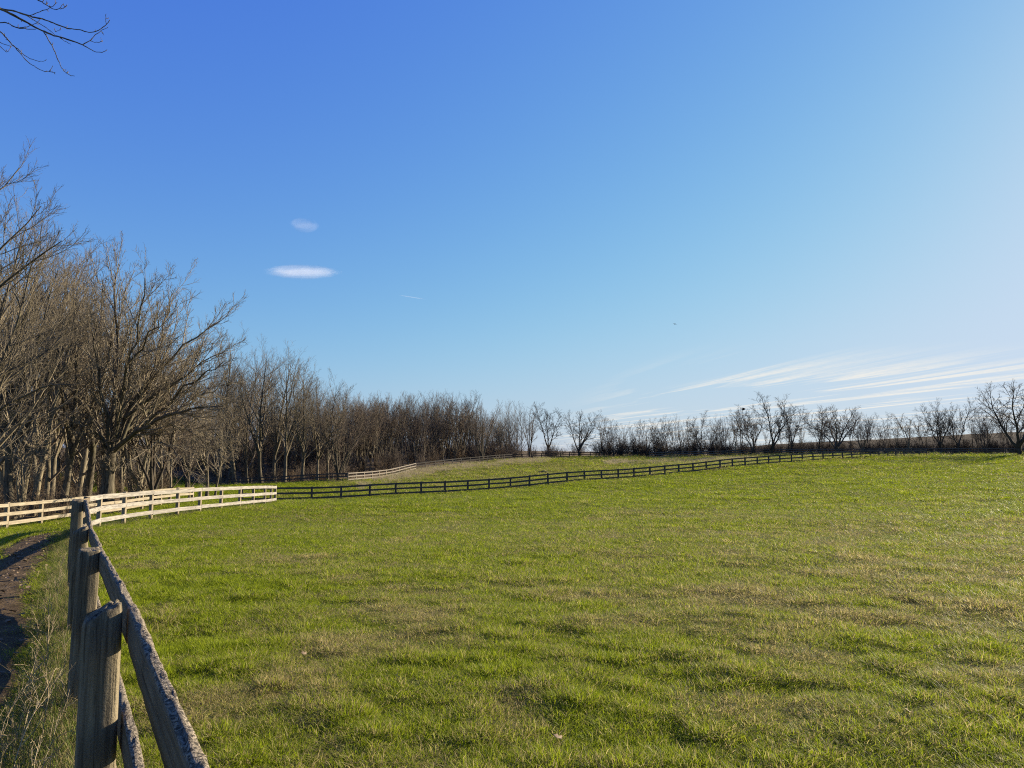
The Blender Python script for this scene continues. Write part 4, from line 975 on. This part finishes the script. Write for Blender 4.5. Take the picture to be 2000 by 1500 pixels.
def sample_disc(n, r0, r1, a0, a1, s0=6.5):
    """points whose spacing grows with the distance beyond s0"""
    # density per area: 1 for r<s0, (s0/r)^2 beyond
    A1 = 0.5 * (min(s0, r1) ** 2 - r0 ** 2) if r0 < s0 else 0; A2 = s0 * s0 * math.log(r1 / max(s0, r0))
    u = rng.uniform(0, A1 + A2, n)
    r = np.where(u < A1, np.sqrt(r0 * r0 + 2 * np.minimum(u, A1)), max(s0, r0) * np.exp(np.maximum(u - A1, 0) / (s0 * s0)))
    a = rng.uniform(a0, a1, n); return np.sin(a) * r, np.cos(a) * r, r
def grass_all():
    x, y, r = sample_disc(150000, 1.6, 175, math.radians(-52), math.radians(52), 6.5)
    reg = region(x, y); pd = path_dist(x, y)
    keep = (pd > 0.60 + 0.25 * (rng.uniform(0, 1, len(x)) - .5)) & (reg != 3)
    x, y, r, reg = x[keep], y[keep], r[keep], reg[keep]
    z = ground_h(x, y); s = np.maximum(1, r / 6.5); t1, t2 = tussocks(x, y); z = z + (t1 + t2) * 0.8
    pat = fbm(x, y, 0.85, 61, 3); pat2 = fbm(x, y, 9.0, 71, 2); lum = fbm(x, y, 0.42, 3, 2)
    tint = 0.12 + 1.7 * np.clip(pat - 0.42, 0, 1) + 0.30 * np.clip(pat2 - 0.42, 0, 1) + 0.35 * np.clip(lum - 0.5, -.3, .5)
    tint += 2.6 * t1 * (fbm(x, y, 1.1, 44, 2) > .5) - 0.20 * smooth(r, 18, 60) - 0.06
    tint += 0.13 * (1 - smooth(r, 5, 26)) * (.4 + 1.2 * fbm(x, y, .8, 55, 2))
    tint += 0.10 * smooth(x / np.maximum(y, 1), -0.2, 0.5) - 0.14 * smooth(x / np.maximum(y, 1), -.15, -.45)
    tint = np.where(reg == 2, tint + 0.30, tint); tint = np.where(reg == 1, tint + 0.05, tint)
    tint = np.clip(tint, 0.03, 0.85)
    hgt = (0.5 + 0.6 * fbm(x, y, 0.7, 81, 2) + 1.8 * t1 + 1.2 * t2) * np.where(reg == 2, 1.2, 1.0)
    sxy = 1.1 * s ** 0.97 * rng.uniform(.8, 1.25, len(x)); sz = hgt * s ** 0.42 * rng.uniform(.75, 1.3, len(x))
    for k, (nm, lb) in enumerate((('pasture_grass', 'short green pasture grass mixed with straw-coloured tufts'), ('lane_grass', 'green grass beside the dirt path'), ('paddock_grass', 'yellowish grass of the paddock beyond the dark fence'))):
        m = reg == k; n = m.sum()
        rot = np.zeros((n, 3)); rot[:, 2] = rng.uniform(0, 6.28, n); rot[:, 0] = rng.normal(0, .08, n); rot[:, 1] = rng.normal(0, .08, n)
        scatter(nm, np.stack([x[m], y[m], z[m]], -1), rot, np.stack([sxy[m], sxy[m], sz[m]], -1), np.where(rng.uniform(0, 1, n) < np.clip(tint[m] * 1.5 - .1, .05, .75), rng.integers(6, 9, n), rng.integers(0, 6, n)), tint[m], TUFT, lb, 'grass')
grass_all()
def verge():
    # dead weeds and long grass between the path and the near fence
    n = 5200; s = rng.uniform(0, 1, n) ** 1.5; y = 1.2 + s * 46; off = rng.normal(-.10, .16, n)
    x = lane_x(y) + off * 1.15; pd = path_dist(x, y); k = (pd > .52) & (off > -.42) & (off < .3); x, y = x[k], y[k]
    n = len(x); rot = np.stack([rng.normal(0, .2, n), rng.normal(0, .2, n), rng.uniform(0, 6.28, n)], -1); sc_ = rng.uniform(.45, 1.15, n) * (1 + .012 * y); sc3 = np.stack([sc_ * 1.1, sc_ * 1.1, sc_ * rng.uniform(.6, 1.1, n)], -1)
    scatter('verge_grass', np.stack([x, y, ground_h(x, y)], -1), rot, sc3, rng.integers(0, 4, n), rng.uniform(.05, .7, n), TALL, 'long straw and dead weeds between the dirt path and the near fence', 'grass')
    # tall dead grass in the paddock
    P = []
    for k in range(4200):
        a = rng.uniform()
        if a < .6:
            px = rng.uniform(700, 1075); Y = np.interp(px, [700, 812, 900, 1000, 1075], [96, 117, 128, 139, 146]) - abs(rng.normal(0, 8)) - .4
        else: px = rng.uniform(1180, 1480); Y = np.interp(px, [1180, 1480], [137, 127]) - abs(rng.normal(0, 8))
        P.append((xat(px, Y), Y))
    P = np.array(P); P = P[region(P[:, 0], P[:, 1]) == 2]; n = len(P)
    dens = fbm(P[:, 0], P[:, 1], 5.0, 91, 2); P = P[dens > .42]; n = len(P)
    rot = np.stack([rng.normal(0, .1, n), rng.normal(0, .1, n), rng.uniform(0, 6.28, n)], -1); sc_ = rng.uniform(.5, 1.05, n)
    scatter('tall_grass', np.stack([P[:, 0], P[:, 1], ground_h(P[:, 0], P[:, 1])], -1), rot, np.stack([sc_, sc_, sc_], -1), rng.integers(0, 3, n), rng.uniform(.3, 1, n), STRAW, 'patches of tall grey-brown dead grass below the far fence', 'grass')
    # rough growth along the foot of the fences
    q = np.array(F2_XY + F3_XY + F4_XY + F5_XY + F6_XY + F7_XY); n = 2600; i = rng.integers(0, len(q), n)
    x = q[i, 0] + rng.normal(0, 1.0, n); y = q[i, 1] + rng.normal(0, .5, n); keep = rng.uniform(0, 1, n) < .8; x, y = x[keep], y[keep]; n = len(x)
    rot = np.stack([rng.normal(0, .15, n), rng.normal(0, .15, n), rng.uniform(0, 6.28, n)], -1); sc_ = rng.uniform(.6, 1.5, n)
    scatter('fence_line_grass', np.stack([x, y, ground_h(x, y)], -1), rot, np.stack([sc_ * 2.2, sc_ * 2.2, sc_], -1), rng.integers(0, 4, n), rng.uniform(.2, .9, n), TALL, 'uncut straw along the foot of the dark and tan fences', 'grass')
verge()

def litter():
    n = 1500; i = rng.integers(0, len(PATH_D) - 60, n); P = PATH_D[i] + rng.normal(0, .36, (n, 2)); g = np.random.default_rng(2); ms = []
    for k in range(3):
        t = np.linspace(0, math.tau, 8)[:-1]; r = .022 * (1 + g.uniform(-.4, .4, 7)); V = np.stack([np.cos(t) * r * 1.5, np.sin(t) * r, g.uniform(0, .014, 7)], -1); V = np.concatenate([[[0, 0, .002]], V])
        ms.append(mesh_from('leaf_scrap', V, np.array([(0, 1 + q, 1 + (q + 1) % 7) for q in range(7)]), M['leaf'], False))
    rot = np.stack([rng.normal(0, .3, n), rng.normal(0, .3, n), rng.uniform(0, 6.28, n)], -1); sc_ = rng.uniform(.5, 1.5, n)
    z = base_h(P[:, 0], P[:, 1]) + lumps(P[:, 0], P[:, 1]) * .15 + .03
    scatter('leaf_litter', np.stack([P[:, 0], P[:, 1], z], -1), rot, np.stack([sc_] * 3, -1), rng.integers(0, 3, n), np.zeros(n), ms, 'scraps of dead leaves strewn over the dirt path', 'leaf litter')
litter()

# -- single dry weeds between path and fence
def weed(seed, H):
    g = np.random.default_rng(seed)
    p, r = stem((0, 0, -.03), (g.normal(0, .3), g.normal(0, .3), 1), H, 9, .0035, .0016, .10, .03, g)
    q = grow(p, r, 7, .25, .95, .7, .25, .5, 6, .14, .02, g, rtip=.0012, lmin=.05); q2 = grow(q[0], q[1], 3, .3, 1, .7, .25, .45, 4, .18, 0, g, rtip=.001, lmin=.03)
    v, f = join_tubes([tubes(p, r, 5), tubes(*q, 4), tubes(*q2, 3)]); return mesh_from('dry_weed', v, f, M['weed'], True)
M['weed'] = bark_mat('bleached_weed_stalk', (0.22, 0.17, 0.10), (0.42, 0.345, 0.22), 0, 20.0)
wm = [weed(700 + k, .45 + .06 * k) for k in range(5)]
first = [(40, 3.3), (95, 3.6), (70, 4.2), (110, 4.0), (25, 4.3), (60, 5.0), (105, 5.2), (85, 6.0), (120, 6.4), (95, 7.2), (115, 8.2), (80, 5.5), (110, 12.5), (128, 14.0), (118, 4.6), (50, 3.8)]
for k in range(40): first.append((None, 2.6 + 13 * random.random() ** 1.6))
for k, (px, Y) in enumerate(first):
    x = xat(px, Y) if px else float(lane_x(Y)) - R(.08, .46); o = link('dry_weed', wm[k % 5], loc=(x, Y, gh(x, Y)), rot=(R(-.25, .25), R(-.25, .25), R(0, 6.3)), scale=[R(.7, 1.15) if px else R(.35, .85)] * 3)
    tag(o, 'bleached branching dead weed stalk beside the dirt path, in front of the near fence', 'weed', 'dead weeds between path and near fence')

# -- small things
def leaf(px, py, Y, label, rot):
    g = np.random.default_rng(int(px)); t = np.linspace(0, math.tau, 14)[:-1]; r = .02 * (1 + .3 * np.sin(5 * t))
    x, y = np.cos(t) * r * 1.5, np.sin(t) * r; z = .9 * (x * x) / .05 * .5 + .4 * np.abs(y)
    V = np.concatenate([[[0, 0, 0]], np.stack([x, y, z], -1)]); T = np.array([(0, 1 + k, 1 + (k + 1) % 13) for k in range(13)])
    X = xat(px, Y); o = link('fallen_leaf', mesh_from('fallen_leaf', V, T, M['leaf'], True), loc=(X, Y, gh(X, Y) + .055), rot=rot); tag(o, label, 'leaf')
    m = o.modifiers.new('thick', 'SOLIDIFY'); m.thickness = .001
leaf(604, 1254, 6.4, 'curled pale dead leaf lying in the grass right of the nearest fence post', (.5, .2, 1.0))
leaf(1745, 1350, 4.9, 'small pinkish dead leaf lying in the grass at lower right', (.4, -.3, 2.0))
leaf(1085, 1394, 4.5, 'small brown dead leaf lying in the grass at lower middle', (.3, .3, .4))
def mound(px, Y):
    X = xat(px, Y); g = np.random.default_rng(4); V = []; k = 14
    for q in range(5):
        f = math.cos(q / 4 * math.pi / 2); zz = .38 * math.sin(q / 4 * math.pi / 2)
        for j in range(k): a = j * math.tau / k; e = 1 + g.uniform(-.15, .15); V.append((.85 * f * e * math.cos(a), .5 * f * e * math.sin(a), zz * e - .08))
    Q = np.array([(q * k + j, q * k + (j + 1) % k, (q + 1) * k + (j + 1) % k, (q + 1) * k + j) for q in range(4) for j in range(k)])
    tag(link('dirt_mound', mesh_from('dirt_mound', V, Q, M['dirt'], True), loc=(X, Y, gh(X, Y) + .05)), 'small dark dirt mound alone in the paddock beyond the dark fence', 'mound')
mound(1061, 103)
def bird():
    p = at(1318.5, 633, 110); b = []
    pts = np.array([[(-.2, 0, 0), (-.1, 0, .01), (.05, 0, 0), (.16, 0, .03), (.22, 0, .02)]]); b.append(tubes(pts, np.array([[.012, .045, .055, .035, .006]]), 8))
    for s in (-1, 1):
        w_ = np.array([[(.05, s * .04, .02), (.07, s * .2, .09), (.0, s * .42, .04)]]); v, q = tubes(w_, np.array([[.06, .05, .01]]), 6); v[:, 2] = .02 + (v[:, 2] - .02) * .5; b.append((v, q))
    v, q = join_tubes(b); tag(link('bird', mesh_from('bird', v, q, M['bird'], True), loc=p, rot=(0.1, 0, 2.2)), 'tiny dark bird gliding alone in the clear sky above the hedgerow', 'bird')
bird()

# -- small clouds, far outside everything else
def cloud_mat(name, dens, ns, amp):
    m, t = new_mat(name)
    co = t.new('ShaderNodeTexCoord').outputs['Object']
    sp = t.new('ShaderNodeSeparateXYZ', {0: co})
    n = t.noise(t.vmath('MULTIPLY', co, (1.1, 1.1, 0.7)), ns, 5.0, 0.62, 0.4); f = t.noise(t.vmath('MULTIPLY', co, (9.0, 9.0, 4.0)), ns, 3.0, 0.6)
    rr = t.math('SQRT', t.math('ADD', t.math('POWER', sp.outputs[0], 2.0), t.math('POWER', t.math('MULTIPLY', sp.outputs[2], 1.05), 2.0)))
    rr = t.math('ADD', rr, t.math('MULTIPLY', t.math('SUBTRACT', n, 0.5), amp)); rr = t.math('ADD', rr, t.math('MULTIPLY', t.math('SUBTRACT', f, 0.5), amp * 0.4))
    rr = t.math('SUBTRACT', rr, t.math('MULTIPLY', sp.outputs[0], 0.12))
    al = t.math('MULTIPLY', t.step(rr, 0.42, 0.86, 1.0, 0.0), dens)
    d = t.new('ShaderNodeBsdfDiffuse', {'Color': (0.9, 0.9, 0.92, 1)}); tl = t.new('ShaderNodeBsdfTranslucent', {'Color': (0.9, 0.9, 0.92, 1)})
    mx = t.new('ShaderNodeMixShader', {0: 0.5}); t.l.new(d.outputs[0], mx.inputs[1]); t.l.new(tl.outputs[0], mx.inputs[2])
    tr = t.new('ShaderNodeBsdfTransparent'); m2 = t.new('ShaderNodeMixShader', {0: al}); t.l.new(tr.outputs[0], m2.inputs[1]); t.l.new(mx.outputs[0], m2.inputs[2])
    finish(t, m2.outputs[0]); return m
def cloud(px, py, wpx, hpx, dist, dens, label, ns=1.6, tilt=0.0, amp=0.6):
    p = at(px, py, dist); k = dist / F
    u = np.linspace(0, math.pi, 13); a = np.arange(20) * math.tau / 20
    V = np.array([(math.sin(q) * math.cos(b), math.sin(q) * math.sin(b), math.cos(q)) for q in u for b in a])
    Q = np.array([(i * 20 + j, (i + 1) * 20 + j, (i + 1) * 20 + (j + 1) % 20, i * 20 + (j + 1) % 20) for i in range(12) for j in range(20)])
    o = link('cloud', mesh_from('cloud', V, Q[:, ::-1], cloud_mat('cloud_vapour', dens, ns, amp)), loc=p, scale=(wpx / 2 * k, hpx / 2 * k, hpx / 2 * k), rot=(0, tilt, 0)); tag(o, label, 'cloud')
cloud(584, 531, 176, 34, 4000, .21, 'small bright lens-shaped cloud alone in the blue sky above the left wood', 2.2, 0.0, 0.55)
cloud(592, 440, 66, 34, 4200, .07, 'faint wispy cloud above the small lens-shaped cloud', 1.8)
cloud(802, 580, 70, 3.2, 6000, .07, 'thin white contrail streak low in the middle of the sky', 0.6, 0.16, 0.05)
